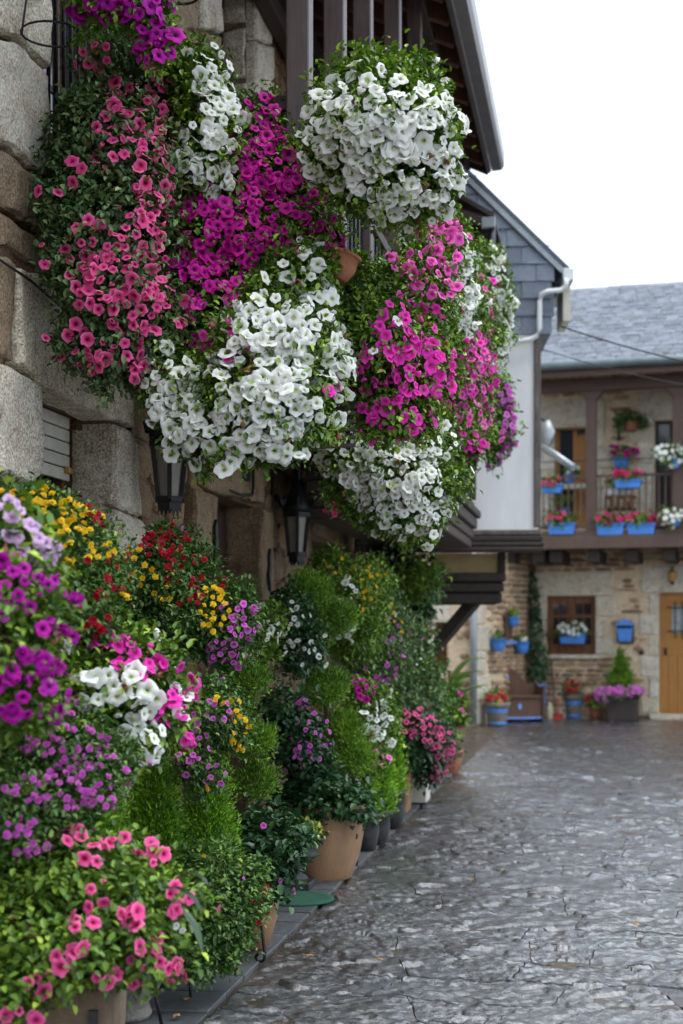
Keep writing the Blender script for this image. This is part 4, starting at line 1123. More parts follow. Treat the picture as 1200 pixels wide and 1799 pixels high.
def button_shape(seed, seg=10):
    """small double bloom: stacked ruffled rosettes"""
    q = random.Random(seed); vs, fs, rad = [], [], []
    for lay, (r, z) in enumerate(((.5, .0), (.38, .12), (.24, .22))):
        k0 = len(vs); ph = q.uniform(0, 6)
        vs.append((0, 0, z - .08)); rad.append(.15)
        for k in range(seg):
            t = 2 * math.pi * k / seg + ph; rr = r * (1.0 if k % 2 else .78) * q.uniform(.9, 1.1)
            vs.append((rr * math.cos(t), rr * math.sin(t), z + q.uniform(-.05, .09))); rad.append(1.0 - .25 * lay)
        fs += [(k0, k0 + 1 + k, k0 + 1 + (k + 1) % seg) for k in range(seg)]
    return vs, fs, rad
def flower_mesh(name, shape, mat):
    vs, fs, rad = shape
    me = MB().add(vs, fs, True).mesh(name, mat)
    at = me.attributes.new('rad', 'FLOAT', 'POINT'); at.data.foreach_set('value', rad)
    return me
FM = {}
def fmeshes(kind, mat):
    if (kind, mat) not in FM:
        if kind == 'pet': FM[kind, mat] = [flower_mesh('flower', petunia_shape(s, 20, .07 + .03 * (s % 4)), M[mat]) for s in range(6)]
        elif kind == 'small': FM[kind, mat] = [flower_mesh('flower', petunia_shape(s + 50, 10, .06, .3), M[mat]) for s in range(3)]
        else: FM[kind, mat] = [flower_mesh('flower', button_shape(s), M[mat]) for s in range(4)]
    return FM[kind, mat]
def ray_hit(blobs, px, py):
    o = np.array((0, 0, CAM_H)); d = np.array(((px - 600) / FOC, 1.0, -(py - HOR) / FOC)); best = None
    for c, rad in blobs:
        r = rad * 1.04; a = d / r; b = (o - c) / r
        A, Bq, C = a @ a, a @ b, b @ b - 1
        D = Bq * Bq - A * C
        if D <= 0: continue
        t = (-Bq - math.sqrt(D)) / A
        if best is None or t < best[0]:
            p = o + d * t; nn = (p - c) / r ** 2
            best = (t, p, nn / np.linalg.norm(nn))
    return best
NF = [0]
FACE = Vector((0.30, -0.80, 0.25))                      # blooms turn out over the street, to the light
def put_flower(parent, kind, mat, p, nn, size, q, face=.75):
    d = Vector(nn) * .7 + FACE * face * .8 + Vector((q.gauss(0, .5), q.gauss(0, .5), q.gauss(0, .45)))
    qt = d.to_track_quat('Z', 'Y').to_matrix().to_4x4() @ Matrix.Rotation(q.uniform(0, 6.28), 4, 'Z')
    s = size * (q.uniform(.62, 1.2) if kind == 'pet' else q.uniform(.78, 1.15))
    Mx = Matrix.Translation(Vector(p) + Vector(nn) * (.012 + q.uniform(0, .02))) @ qt @ Matrix.Diagonal((s, s * q.uniform(.82, 1.0), s * q.uniform(.7, 1.2), 1))
    ms = fmeshes(kind, mat); me = q.choice(ms)
    if kind == 'pet' and q.random() < .045: mat = 'p_dry'; s *= .8; me = q.choice(BUDS.setdefault(mat, [flower_mesh('flower', bud_shape(k), M[mat]) for k in range(3)]))
    elif kind == 'pet' and q.random() < .13: me = q.choice(BUDS.setdefault(mat, [flower_mesh('flower', bud_shape(k), M[mat]) for k in range(3)]))
    inst('flower', me, parent, Mx); NF[0] += 1
def flowers(parent, blobs, patches, seed=1, face=.75, side=.18):
    """patches: (material, kind, size m, photo px, py, rx, ry, how many)"""
    q = random.Random(seed)
    for mat, kind, size, px, py, rx, ry, n in patches:
        got = []; pts = []; tries = 0
        if kind == 'pet': n = max(1, round(n * 1.22)); size = size * .82
        while len(got) < n and tries < n * 14:
            tries += 1
            a, b = q.uniform(0, 6.283), math.sqrt(q.random())
            x, y = px + rx * b * math.cos(a), py + ry * b * math.sin(a)
            h = ray_hit(blobs, x, y)
            if h is None: continue
            mind = size / h[0] * 0 + size * FOC / h[1][1] * .58
            if any((x - u) ** 2 + ((y - v) * 1.0) ** 2 < mind ** 2 for u, v in pts) and tries < n * 9: continue
            pts.append((x, y)); got.append(h)
            put_flower(parent, kind, mat, h[1], h[2], size, q, face)
        for k in range(int(len(got) * side)):           # some on the flanks too
            c, rad = blobs[q.randrange(len(blobs))]
            d = np.array((q.uniform(.5, 1), q.uniform(-.4, .7), q.uniform(-.6, .5))); d /= np.linalg.norm(d)
            h = got[q.randrange(len(got))]
            if abs(c[2] - h[1][2]) > .6: continue
            put_flower(parent, kind, mat, c + d * rad * 1.03, d, size, q, .2)
def ragged(blobs, seed, mode):
    """break the round outline: small tufts on every side, hanging strands below trailing plants"""
    q = random.Random(seed * 7 + 1); out = list(blobs)
    for c, rad in blobs:
        m = float(max(rad))
        if m < .12 and mode != 'trail' or min(rad) < .09: continue
        for k in range(5):
            d = np.array((q.gauss(0, 1), q.gauss(0, .6) - .3, q.gauss(0, 1))); d /= np.linalg.norm(d)
            s_ = m * q.uniform(.12, .27)
            out.append((c + d * rad * q.uniform(.9, 1.16), np.array((s_, s_ * .8, s_ * q.uniform(.7, 1.2)))))
        if mode == 'trail':
            for k in range(3):
                d = np.array((q.uniform(-.8, .8), q.uniform(-.9, .1), -.6)); d /= np.linalg.norm(d)
                p = c + d * rad
                for j in range(q.randint(1, 3)):
                    out.append((p + np.array((q.gauss(0, .01), 0, -.045 * j)), np.array((.026, .026, .04))))
    return out
def plant(name, label, cat, blobs, leafmat, base=None, leaf=.030, wr=.62, layers=1.9, mode='broad', seed=1, fl=(), face=.75, group=None, side=.18):
    n0 = len(blobs); blobs = ragged(blobs, seed, mode)
    c = np.mean([b[0] for b in blobs], axis=0); z = min(b[0][2] - b[1][2] for b in blobs)
    root = thing(name, label, cat, base if base is not None else (c[0], c[1], z), group)
    foliage(root, blobs, M[leafmat], leaf, wr, layers, mode, seed)
    if fl:
        flowers(root, blobs, fl, seed, face, side)
        q = random.Random(seed + 5)
        for c, rad in blobs[n0:]:                       # blooms on the outer tufts of each colour patch
            if c[1] < .5: continue
            x, y = 600 + FOC * c[0] / c[1], HOR - FOC * (c[2] - CAM_H) / c[1]
            near_ = [(((x - f[3]) / (f[5] * 1.45 + 6)) ** 2 + ((y - f[4]) / (f[6] * 1.45 + 6)) ** 2, f) for f in fl if f[7] > 3]
            if not near_: continue
            d, f = min(near_, key=lambda t: t[0])
            if d > 1: continue
            for k in range(q.randint(1, 2)):
                dd = np.array((q.uniform(-.7, 1), q.uniform(-1, -.3), q.uniform(-.6, .7))); dd /= np.linalg.norm(dd)
                put_flower(root, f[1], f[0], c + dd * rad * 1.08, dd, f[2] * (.86 if f[1] == 'pet' else 1), q, face)
    return root
def pot_prof(r0, r1, h, lip=.02, t=.02):
    return [(r0 * .8, 0), (r0, .008), (r0 + (r1 - r0) * .5 + .012, h * .5), (r1, h - lip * 1.6), (r1 + lip, h - lip * 1.4), (r1 + lip, h), (r1 + lip - t, h), (r1 - t, h - .05), (r1 * .3, h - .055)]
def strap_leaf(root, base, d, L, w, mat='lf_strap', droop=.5, name='leaf', seed=0):
    q = random.Random(seed); d = Vector(d).normalized(); sdv = d.cross(Vector((0, 0, 1)))
    sdv = sdv.normalized() if sdv.length > .05 else Vector((1, 0, 0))
    n = 7; vs = []; p = Vector(base)
    for i in range(n + 1):
        t = i / n; ww = w * math.sin(math.pi * min(1, .12 + t * .88)) ** .7 * .5 if i < n else .001
        up_ = sdv.cross(d)
        vs += [p + sdv * ww + up_ * ww * .35, p, p - sdv * ww + up_ * ww * .35]
        p = p + d * L / n; d = (d + Vector((0, 0, -droop / n * (1 + t)))).normalized()
    fs = []
    for i in range(n):
        k = i * 3; fs += [(k, k + 1, k + 4, k + 3), (k + 1, k + 2, k + 5, k + 4)]
    o = MB().add(vs, fs, True).build(name, M[mat], root)
    at = o.data.attributes.new('rnd', 'FLOAT', 'POINT'); at.data.foreach_set('value', [q.uniform(.1, .8)] * len(vs))
    return o
def twigs(root, pts, mat='stem', r=.006):
    MB().tube(pts, r, 6).build('stem', M[mat], root)

# ================= flowers hung on the house =================
# coral cascade from the barred window
bl = [B(228, 120, 82, 80, 6.5, .22), B(190, 250, 108, 80, 6.4, .26), B(195, 330, 118, 100, 6.3, .28), B(190, 430, 112, 95, 6.25, .28), B(205, 530, 98, 85, 6.2, .26), B(205, 615, 88, 50, 6.2, .2), B(240, 650, 45, 28, 6.2, .12)]
pc = plant('petunia_cascade', 'coral pink petunia cascade trailing from the barred upper window', 'petunia', bl, 'lf_dusty', leaf=.034, seed=2, mode='trail', layers=2.1, fl=[
    ('p_coral', 'pet', .078, 285, 165, 42, 40, 12), ('p_coral', 'pet', .082, 225, 165, 35, 45, 7), ('p_coral', 'pet', .078, 160, 100, 40, 22, 6), ('p_coral', 'pet', .075, 265, 230, 55, 45, 18), ('p_coral', 'pet', .075, 205, 240, 40, 45, 10),
    ('p_coral', 'pet', .072, 265, 330, 35, 80, 30), ('p_coral', 'pet', .078, 165, 430, 50, 40, 14), ('p_coral', 'pet', .076, 240, 420, 40, 40, 12), ('p_coral', 'pet', .078, 200, 505, 75, 50, 34), ('p_coral', 'pet', .07, 270, 500, 22, 60, 16),
    ('p_coral', 'pet', .075, 195, 590, 80, 40, 16), ('p_coral', 'pet', .075, 240, 650, 38, 20, 8), ('p_coral', 'pet', .085, 165, 635, 25, 20, 5), ('p_coral', 'pet', .08, 90, 342, 22, 10, 2), ('p_coral', 'pet', .075, 155, 290, 40, 40, 4), ('p_coral', 'pet', .08, 108, 625, 8, 8, 1)])
c_ = P(180, 255, 6.75)
MB().box(F1, F1.loc(c_)[0] - .35, F1.loc(c_)[0] + .35, -.25, -.07, 3.55, 3.72).build('window_box', M['terra'], pc, .01)
# purple basket above it
bl = [B(215, -15, 88, 55, 5.9, .2), B(265, 40, 40, 50, 5.85, .12)]
pp_ = plant('petunia_basket', 'deep purple petunias spilling from the iron ring at the top edge', 'petunia', bl, 'lf_pet', seed=3, mode='trail', fl=[
    ('p_purple', 'pet', .088, 255, 40, 45, 40, 9), ('p_purple', 'pet', .085, 215, 8, 60, 20, 7), ('p_purple', 'pet', .085, 270, 85, 25, 28, 6), ('p_purple', 'pet', .08, 150, 10, 40, 15, 2)])
rg = MB()
cc = P(92, 10, 6.0)
rg.tube([cc + Vector((.13 * math.cos(t), .13 * math.sin(t), -.12 + 0 * t)) for t in [k * math.pi / 10 for k in range(-1, 20)]], .005, 6)
rg.tube([cc + Vector((-.13, 0, -.12)), cc + Vector((-.12, .05, .05)), cc + Vector((-.1, .25, .14))], .005, 6)
rg.build('iron_ring', M['iron'], pp_)
rg = MB(); cc = P(318, -6, 6.4)
rg.tube([cc + Vector((.075 * math.cos(t), .075 * math.sin(t), 0)) for t in [k * math.pi / 10 for k in range(21)]], .006, 6); rg.build('iron_ring', M['iron'], pp_)
# white clump between
bl = [B(345, 150, 55, 70, 6.45, .16), B(365, 240, 58, 75, 6.4, .18), B(360, 300, 45, 40, 6.4, .14), B(305, 130, 50, 55, 6.55, .16)]
plant('petunia_basket', 'narrow white petunia clump between the coral cascade and the purple curtain', 'petunia', bl, 'lf_pet', seed=4, mode='trail', fl=[
    ('p_white', 'pet', .085, 372, 135, 32, 48, 18), ('p_white', 'pet', .085, 385, 215, 32, 50, 20), ('p_white', 'pet', .08, 345, 260, 36, 40, 10), ('p_white', 'pet', .085, 370, 305, 38, 28, 9)])
# purple curtain on the near end of the gallery
bl = [B(460, 235, 85, 70, 6.75, .2), B(520, 290, 55, 90, 6.7, .22), B(430, 330, 125, 95, 6.65, .25), B(400, 430, 130, 95, 6.55, .26), B(350, 540, 90, 95, 6.5, .25), B(470, 520, 90, 100, 6.6, .22), B(320, 640, 60, 60, 6.5, .2), B(560, 390, 40, 50, 6.6, .15)]
pc2 = plant('petunia_cascade', 'magenta petunia curtain covering the end of the gallery railing', 'petunia', bl, 'lf_pet', seed=5, mode='trail', layers=2.0, fl=[
    ('p_magenta', 'pet', .080, 445, 235, 55, 55, 26), ('p_magenta', 'pet', .078, 470, 300, 60, 50, 28), ('p_magenta', 'pet', .078, 400, 330, 75, 55, 32), ('p_magenta', 'pet', .078, 450, 400, 85, 55, 44),
    ('p_magenta', 'pet', .076, 350, 420, 75, 60, 36), ('p_magenta', 'pet', .076, 325, 350, 45, 40, 12), ('p_magenta', 'pet', .076, 520, 330, 40, 60, 14), ('p_magenta', 'pet', .078, 330, 490, 50, 40, 14), ('p_magenta', 'pet', .078, 395, 480, 60, 35, 18), ('p_magenta', 'pet', .08, 558, 385, 28, 42, 10), ('p_magenta', 'pet', .08, 460, 185, 25, 16, 4),
    ('p_hot', 'pet', .085, 325, 545, 35, 22, 7), ('p_hot', 'pet', .085, 415, 525, 35, 30, 9), ('p_hot', 'pet', .085, 350, 610, 50, 28, 12), ('p_hot', 'pet', .085, 350, 682, 22, 12, 3)])
# white mound below it
bl = [B(520, 480, 62, 50, 6.3, .16), B(550, 550, 45, 45, 6.3, .14), B(480, 610, 112, 85, 6.15, .26), B(460, 700, 125, 75, 6.1, .28), B(430, 755, 115, 48, 6.1, .22), B(310, 670, 55, 65, 6.2, .16), B(350, 750, 60, 45, 6.15, .16), B(575, 640, 38, 50, 6.2, .14)]
plant('petunia_cascade', 'large white petunia mound hanging below the magenta curtain', 'petunia', bl, 'lf_pet', seed=6, mode='trail', fl=[
    ('p_white', 'pet', .092, 525, 470, 30, 26, 9), ('p_white', 'pet', .09, 520, 525, 28, 28, 7), ('p_white', 'pet', .092, 570, 535, 20, 20, 3), ('p_white', 'pet', .092, 465, 575, 75, 45, 32), ('p_white', 'pet', .092, 545, 600, 55, 50, 20), ('p_white', 'pet', .092, 460, 650, 90, 50, 44),
    ('p_white', 'pet', .092, 470, 720, 95, 50, 42), ('p_white', 'pet', .092, 420, 765, 105, 36, 34), ('p_white', 'pet', .09, 300, 655, 42, 40, 10), ('p_white', 'pet', .09, 340, 740, 42, 40, 14), ('p_white', 'pet', .09, 595, 660, 26, 30, 7), ('p_white', 'pet', .09, 270, 740, 10, 8, 1), ('p_hot', 'pet', .085, 580, 690, 14, 12, 2), ('p_hot', 'pet', .08, 440, 603, 8, 8, 1), ('p_white', 'pet', .092, 480, 795, 45, 16, 10), ('p_white', 'pet', .088, 300, 700, 40, 40, 8), ('p_hot', 'pet', .082, 400, 600, 60, 40, 6), ('p_white', 'pet', .088, 600, 610, 30, 40, 6)])
# round white basket
bl = [B(670, 170, 104, 62, 6.2, .26), B(668, 238, 124, 96, 6.15, .32), B(690, 310, 100, 72, 6.2, .28), B(722, 355, 70, 36, 6.3, .2), B(585, 260, 52, 62, 6.2, .18)]
bs = plant('petunia_basket', 'round hanging basket of white petunias in front of the gallery posts', 'petunia', bl, 'lf_pet', seed=7, mode='broad', layers=2.1, fl=[
    ('p_white', 'pet', .092, 585, 215, 55, 48, 26), ('p_white', 'pet', .092, 690, 190, 95, 32, 26), ('p_white', 'pet', .092, 650, 150, 70, 26, 6), ('p_white', 'pet', .092, 640, 250, 75, 45, 34), ('p_white', 'pet', .092, 745, 245, 65, 50, 30), ('p_white', 'pet', .092, 700, 310, 105, 42, 46),
    ('p_white', 'pet', .09, 725, 362, 70, 32, 26), ('p_white', 'pet', .09, 785, 180, 20, 30, 5), ('p_white', 'pet', .095, 620, 124, 16, 12, 2), ('p_white', 'pet', .09, 774, 120, 12, 10, 1), ('p_white', 'pet', .09, 565, 305, 26, 26, 6), ('p_white', 'pet', .09, 687, 150, 12, 12, 1)])
c_ = P(670, 250, 6.25)
MB().lathe((c_.x, c_.y, c_.z - .14), pot_prof(.11, .16, .22), 24).build('pot', M['terra'], bs)
hk = MB(); a = P(560, 150, 6.55); hk.tube([a, a + Vector((.10, -.12, .02)), c_ + Vector((-.15, 0, .08)), c_ + Vector((0, 0, .05))], .007, 6); hk.build('bracket', M['iron'], bs)
for k, (x, y0, y1, l) in enumerate(((630, 105, 75, 0), (640, 110, 80, 3))): twigs(bs, [P(x, y0 + 25, 6.15), P(x + l, y1, 6.15)], 'dry', .003)
# terracotta pot and green trailing plant with hot pink blooms
bl = [B(655, 515, 62, 58, 6.7, .2), B(660, 600, 85, 80, 6.6, .24), B(735, 520, 60, 90, 6.9, .24), B(720, 640, 80, 90, 6.8, .26), B(770, 430, 40, 55, 7.2, .16), B(690, 715, 70, 60, 6.7, .2)]
gp = plant('petunia_cascade', 'hot pink petunias over green trailing leaves by the tilted terracotta pot', 'petunia', bl, 'lf_pet', seed=8, mode='trail', layers=2.1, fl=[
    ('p_hot', 'pet', .085, 670, 640, 50, 42, 16), ('p_hot', 'pet', .085, 720, 570, 55, 50, 22), ('p_hot', 'pet', .085, 745, 650, 55, 55, 26), ('p_rose', 'pet', .082, 755, 480, 50, 42, 22), ('p_rose', 'pet', .08, 768, 415, 36, 32, 18), ('p_hot', 'pet', .085, 700, 720, 55, 32, 12),
    ('p_hot', 'pet', .085, 640, 714, 14, 10, 2), ('p_rose', 'pet', .08, 690, 465, 14, 20, 3), ('p_white', 'pet', .085, 689, 565, 12, 10, 1), ('p_white', 'pet', .08, 665, 615, 10, 10, 1), ('p_hot', 'pet', .08, 615, 685, 14, 12, 2)])
c_ = P(590, 468, 6.35)
pt_ = MB().lathe((0, 0, 0), pot_prof(.05, .068, .125, .009, .012), 24).build('pot', M['terra'], gp)
pt_.matrix_basis = Matrix.Translation(c_ + Vector((0, 0, -.06))) @ Matrix.Rotation(.35, 4, 'Y')
# receding stream along the front railing
def rail(px): return 2500 * (2.54 - 1.35) / (1050 - px)
bl = [B(795, 500, 40, 90, 8.6, .25), B(812, 590, 40, 80, 9.0, .25), B(800, 430, 28, 40, 8.4, .2)]
plant('petunia_cascade', 'white petunia stream between the two pink ones along the gallery front', 'petunia', bl, 'lf_pet', seed=9, mode='trail', fl=[
    ('p_white', 'pet', .092, 800, 450, 24, 45, 24), ('p_white', 'pet', .092, 805, 520, 32, 50, 36), ('p_white', 'pet', .092, 795, 590, 30, 48, 26)])
bl = [B(800, 640, 50, 80, 9.0, .3), B(832, 580, 34, 100, 10.0, .28), B(838, 680, 34, 85, 10.2, .28), B(815, 750, 30, 55, 9.6, .2)]
plant('petunia_cascade', 'rose pink petunia stream hanging low from the gallery front', 'petunia', bl, 'lf_pet', seed=10, mode='trail', fl=[
    ('p_hot', 'pet', .075, 835, 540, 26, 55, 26), ('p_rose', 'pet', .075, 815, 640, 48, 45, 34), ('p_hot', 'pet', .075, 838, 640, 28, 65, 34), ('p_rose', 'pet', .075, 825, 715, 40, 40, 28), ('p_hot', 'pet', .072, 815, 770, 26, 28, 10), ('p_purple', 'pet', .07, 800, 800, 20, 22, 6), ('p_purple', 'pet', .07, 795, 832, 10, 8, 2)])
bl = [B(864, 500, 30, 62, 11.0, .22), B(874, 568, 22, 50, 11.2, .18), B(840, 455, 26, 28, 11.4, .16)]
plant('petunia_cascade', 'outermost white petunias at the far corner of the gallery', 'petunia', bl, 'lf_pet', seed=12, mode='trail', fl=[
    ('p_white', 'pet', .095, 866, 495, 26, 45, 34), ('p_white', 'pet', .095, 876, 560, 20, 48, 30), ('p_white', 'pet', .08, 845, 455, 10, 8, 2), ('p_white', 'pet', .08, 860, 600, 14, 20, 6)])
# dense white ball beneath the gallery
bl = [B(715, 790, 88, 75, 7.9, .32), B(700, 850, 95, 62, 7.8, .32), B(615, 800, 58, 52, 7.7, .2), B(715, 905, 65, 38, 7.8, .24), B(615, 860, 40, 30, 7.8, .14)]
plant('petunia_basket', 'dense white petunia ball hanging lowest under the gallery edge', 'petunia', bl, 'lf_pet', seed=13, mode='trail', fl=[
    ('p_white', 'pet', .078, 730, 780, 65, 50, 52), ('p_white', 'pet', .078, 690, 840, 80, 45, 62), ('p_white', 'pet', .078, 720, 890, 68, 42, 48), ('p_white', 'pet', .085, 605, 795, 45, 32, 16), ('p_white', 'pet', .082, 640, 850, 36, 32, 16), ('p_white', 'pet', .078, 700, 930, 20, 14, 4)])
bl = [B(592, 875, 26, 22, 8.6, .08)]
plant('fuchsia_plant', 'small crimson fuchsia blooms beside the crested lantern', 'fuchsia', bl, 'lf_pet', seed=14, layers=1.0, fl=[('p_geran', 'small', .05, 590, 878, 24, 20, 9)])
# pots on the rail past the gallery end
bl = [B(878, 690, 22, 30, 13.0, .14), B(880, 740, 24, 45, 13.0, .15), B(868, 790, 16, 30, 13.0, .1)]
mv = plant('geranium_pot', 'mauve flowers in black rail pots against the white wall panel', 'geranium', bl, 'lf_pet', seed=15, leaf=.05, mode='trail', fl=[
    ('p_mauve', 'small', .075, 890, 690, 18, 18, 6), ('p_mauve', 'small', .075, 898, 745, 14, 30, 9), ('p_mauve', 'small', .075, 888, 800, 18, 18, 7), ('p_mauve', 'small', .07, 860, 822, 8, 10, 2)])
for y0, y1 in ((683, 735), (742, 790)):
    a, b = P(848, y1, 13.0), P(848, y0, 13.0)
    MB().lathe((a.x, a.y, a.z), [(.06, 0), (.07, .005), (.088, (b.z - a.z) * .85), (.10, (b.z - a.z) * .86), (.10, b.z - a.z), (.08, b.z - a.z)], 20).build('pot', M['black_pot'], mv)
tag(mv, group=None)
sp_ = thing('spider_plant', 'spider plant with thin drooping leaves below the black rail pots', 'plant', P(838, 795, 13.2))
for k in range(16):
    a = R.uniform(0, 6.28); strap_leaf(sp_, P(834 + R.uniform(-8, 8), 800 + R.uniform(-6, 6), 13.2), (math.cos(a) * .6, math.sin(a) * .6, .4), R.uniform(.35, .6), .022, 'lf_big', 2.6, seed=k)
MB().box(F1, gx1 - .5, gx1 - .42, -1.32, -1.24, 2.8, 3.45).build('pot_post', M['beam'], sp_)

# ================= the bank of pots along the wall =================
def ground_pot(name, root, px, py_top, py_bot, r_top, mat, r_bot=None, prof=None, lip=.02, n=28):
    Y = FOC * CAM_H / (py_bot - HOR); a = P(px, py_bot, Y); top = CAM_H - (py_top - HOR) / FOC * Y
    MB().lathe((a.x, a.y, .008), prof(r_top, top) if prof else pot_prof(r_bot or r_top * .7, r_top, top, lip), n).build(name, M[mat], root)
    MB().lathe((a.x, a.y, top - .06), [(r_top * .8, 0), (r_top * .9, .005), (r_top * .5, .02), (.01, .025)], 20).build('soil', M['soil'], root)
    return a, top
def scroll_leg(root, p, d, h, s=.05):
    """wrought iron leg with a curled foot"""
    p = Vector(p); d = Vector((d[0], d[1], 0)).normalized()
    pts = [p + Vector((0, 0, h)), p + d * .012 + Vector((0, 0, h * .55)), p + d * .02 + Vector((0, 0, s * .9))]
    c = p + d * (.02 - s * .5) + Vector((0, 0, s * .55))
    for k in range(9):
        t = .25 - k * .62; r = s * .52 * (1 - .06 * k)
        pts.append(c + d * r * math.cos(t) + Vector((0, 0, r * math.sin(t))))
    MB().tube(pts, .0075, 6).build('scroll_leg', M['iron'], root)

# sandstone box with coral petunias
bl = [B(60, 1560, 120, 85, 4.35, .22), B(165, 1540, 110, 80, 4.4, .22), B(250, 1590, 85, 75, 4.45, .2), B(120, 1640, 130, 70, 4.25, .22), B(255, 1665, 65, 65, 4.4, .16), B(40, 1720, 60, 60, 4.15, .12), B(-30, 1600, 90, 100, 4.3, .2), B(110, 1700, 85, 36, 4.2, .12)]
a = P(-60, 1690, 4.3)
fb = plant('planter_box', 'sandstone planter of coral pink petunias, lowest of the flower bank', 'planter', bl, 'lf_pet', base=(-.95, 4.5, 0), leaf=.030, seed=20, mode='broad', layers=1.7, fl=[
    ('p_coral', 'pet', .062, 120, 1480, 28, 18, 5), ('p_coral', 'pet', .062, 165, 1505, 22, 16, 3), ('p_coral', 'pet', .062, 195, 1487, 20, 10, 3), ('p_coral', 'pet', .062, 268, 1500, 32, 24, 6), ('p_coral', 'pet', .062, 172, 1572, 20, 18, 3), ('p_coral', 'pet', .064, 228, 1615, 24, 18, 5),
    ('p_coral', 'pet', .062, 305, 1580, 18, 28, 6), ('p_coral', 'pet', .062, 135, 1650, 18, 32, 6), ('p_coral', 'pet', .062, 100, 1690, 18, 14, 3), ('p_coral', 'pet', .062, 262, 1675, 32, 26, 8), ('p_coral', 'pet', .062, 300, 1700, 16, 20, 4), ('p_coral', 'pet', .062, 182, 1722, 22, 18, 4),
    ('p_coral', 'pet', .062, 245, 1725, 14, 14, 2), ('p_coral', 'pet', .066, 55, 1735, 26, 18, 3), ('p_coral', 'pet', .066, 40, 1770, 26, 14, 3), ('p_coral', 'pet', .06, 165, 1632, 10, 8, 1), ('p_white', 'small', .03, 306, 1627, 6, 6, 2)])
FA = Frame((P(183, 1700, 4.3).x, 4.3), (1.0, 0.02))
MB().prism(FA, [(-.78, 0.006), (-.0, 0.006), (.02, .42), (-.80, .42)], 0, .42).build('box', M['sand_box'], fb, .015)
MB().prism(FA, [(-.80, .421), (.02, .421), (.03, .47), (-.81, .47)], -.015, .435).build('rim', M['sand_box'], fb, .012)
box('strap', M['black_pot'], fb, FA, -.045, -.018, -.022, -.004, .16, .36)
for k, (px, py, dx, dz, l) in enumerate(((215, 1610, .35, .15, .2), (290, 1560, .8, .1, .18), (60, 1630, -.3, -.1, .22), (185, 1640, .1, -.8, .24), (230, 1640, .4, -.4, .2), (50, 1660, -.1, -.7, .25), (320, 1600, .6, -.5, .16), (95, 1570, -.5, .2, .2), (310, 1545, .7, .5, .15), (20, 1560, -.4, .4, .2))):
    strap_leaf(fb, P(px, py, 4.30), (dx, -.45, dz), l * .9, .030, droop=1.2, seed=k)
# stone bowl and iron stand behind it
sb = thing('stone_bowl', 'low weathered stone bowl standing behind the sandstone planter', 'bowl', P(218, 1785, 5.55))
Y = 5.5; a = P(222, 1790, Y)
MB().lathe((a.x, a.y, 0.01), [(.09, 0), (.10, .02), (.085, .06), (.12, .10), (.15, .16), (.155, .18), (.135, .18), (.11, .13)], 26).build('basin', M['grey_pot'], sb)
MB().lathe((a.x, a.y, 0.11), [(.11, 0), (.112, .02), (.06, .03), (.01, .032)], 16).build('soil', M['soil'], sb)

# purple petunias and lilac flowers at the edge
bl = [B(20, 1040, 85, 75, 4.0, .2), B(10, 1130, 100, 85, 3.95, .22), B(15, 1215, 88, 60, 3.95, .2)]
plant('petunia_plant', 'dark purple petunias bulging in from the side, halfway up the bank', 'petunia', bl, 'lf_pet', seed=21, leaf=.030, fl=[
    ('p_purple', 'pet', 0.060, 15, 1020, 30, 35, 8), ('p_purple', 'pet', 0.055, 75, 1035, 20, 24, 5), ('p_purple', 'pet', 0.059, 90, 1110, 26, 22, 7), ('p_purple', 'pet', 0.067, 40, 1160, 34, 25, 7), ('p_purple', 'pet', 0.060, 85, 1175, 26, 22, 6), ('p_purple', 'pet', 0.063, 30, 1220, 50, 32, 13), ('p_purple', 'pet', 0.055, 98, 1225, 14, 18, 3), ('p_purple', 'pet', 0.050, 10, 1070, 20, 20, 4)])
bl = [B(30, 950, 70, 60, 4.1, .18)]
plant('geranium_plant', 'pale lilac geranium blooms above the dark purple petunias', 'geranium', bl, 'lf_pet', seed=22, leaf=.045, layers=1.6, fl=[
    ('p_lilac', 'pet', .066, 20, 905, 24, 18, 4), ('p_lilac', 'pet', .062, 40, 945, 28, 20, 6), ('p_lilac', 'pet', .062, 72, 970, 30, 24, 9), ('p_lilac', 'pet', .06, 8, 955, 10, 10, 2)])
# yellow and red small double blooms
bl = [B(60, 930, 95, 65, 5.0, .22), B(120, 985, 95, 70, 5.0, .25), B(140, 1060, 85, 80, 4.95, .25), B(30, 890, 60, 40, 5.0, .15)]
plant('calibrachoa_plant', 'yellow and dark red double blooms under the shuttered window', 'calibrachoa', bl, 'lf_fine', seed=23, leaf=.024, wr=.55, mode='broad', fl=[
    ('p_yellow', 'but', .034, 75, 895, 50, 26, 22), ('p_yellow', 'but', .032, 130, 920, 42, 26, 18), ('p_yellow', 'but', .032, 110, 970, 30, 22, 8), ('p_yellow', 'but', .030, 170, 970, 26, 18, 8), ('p_yellow', 'but', .032, 55, 945, 20, 14, 4), ('p_red', 'but', .032, 170, 905, 14, 26, 5),
    ('p_red', 'but', .036, 130, 995, 26, 14, 4), ('p_red', 'but', .034, 185, 1040, 26, 18, 6), ('p_red', 'but', .034, 170, 1090, 26, 20, 6), ('p_red', 'but', .032, 195, 985, 24, 14, 5), ('p_yellow', 'but', .03, 10, 870, 10, 8, 2)])
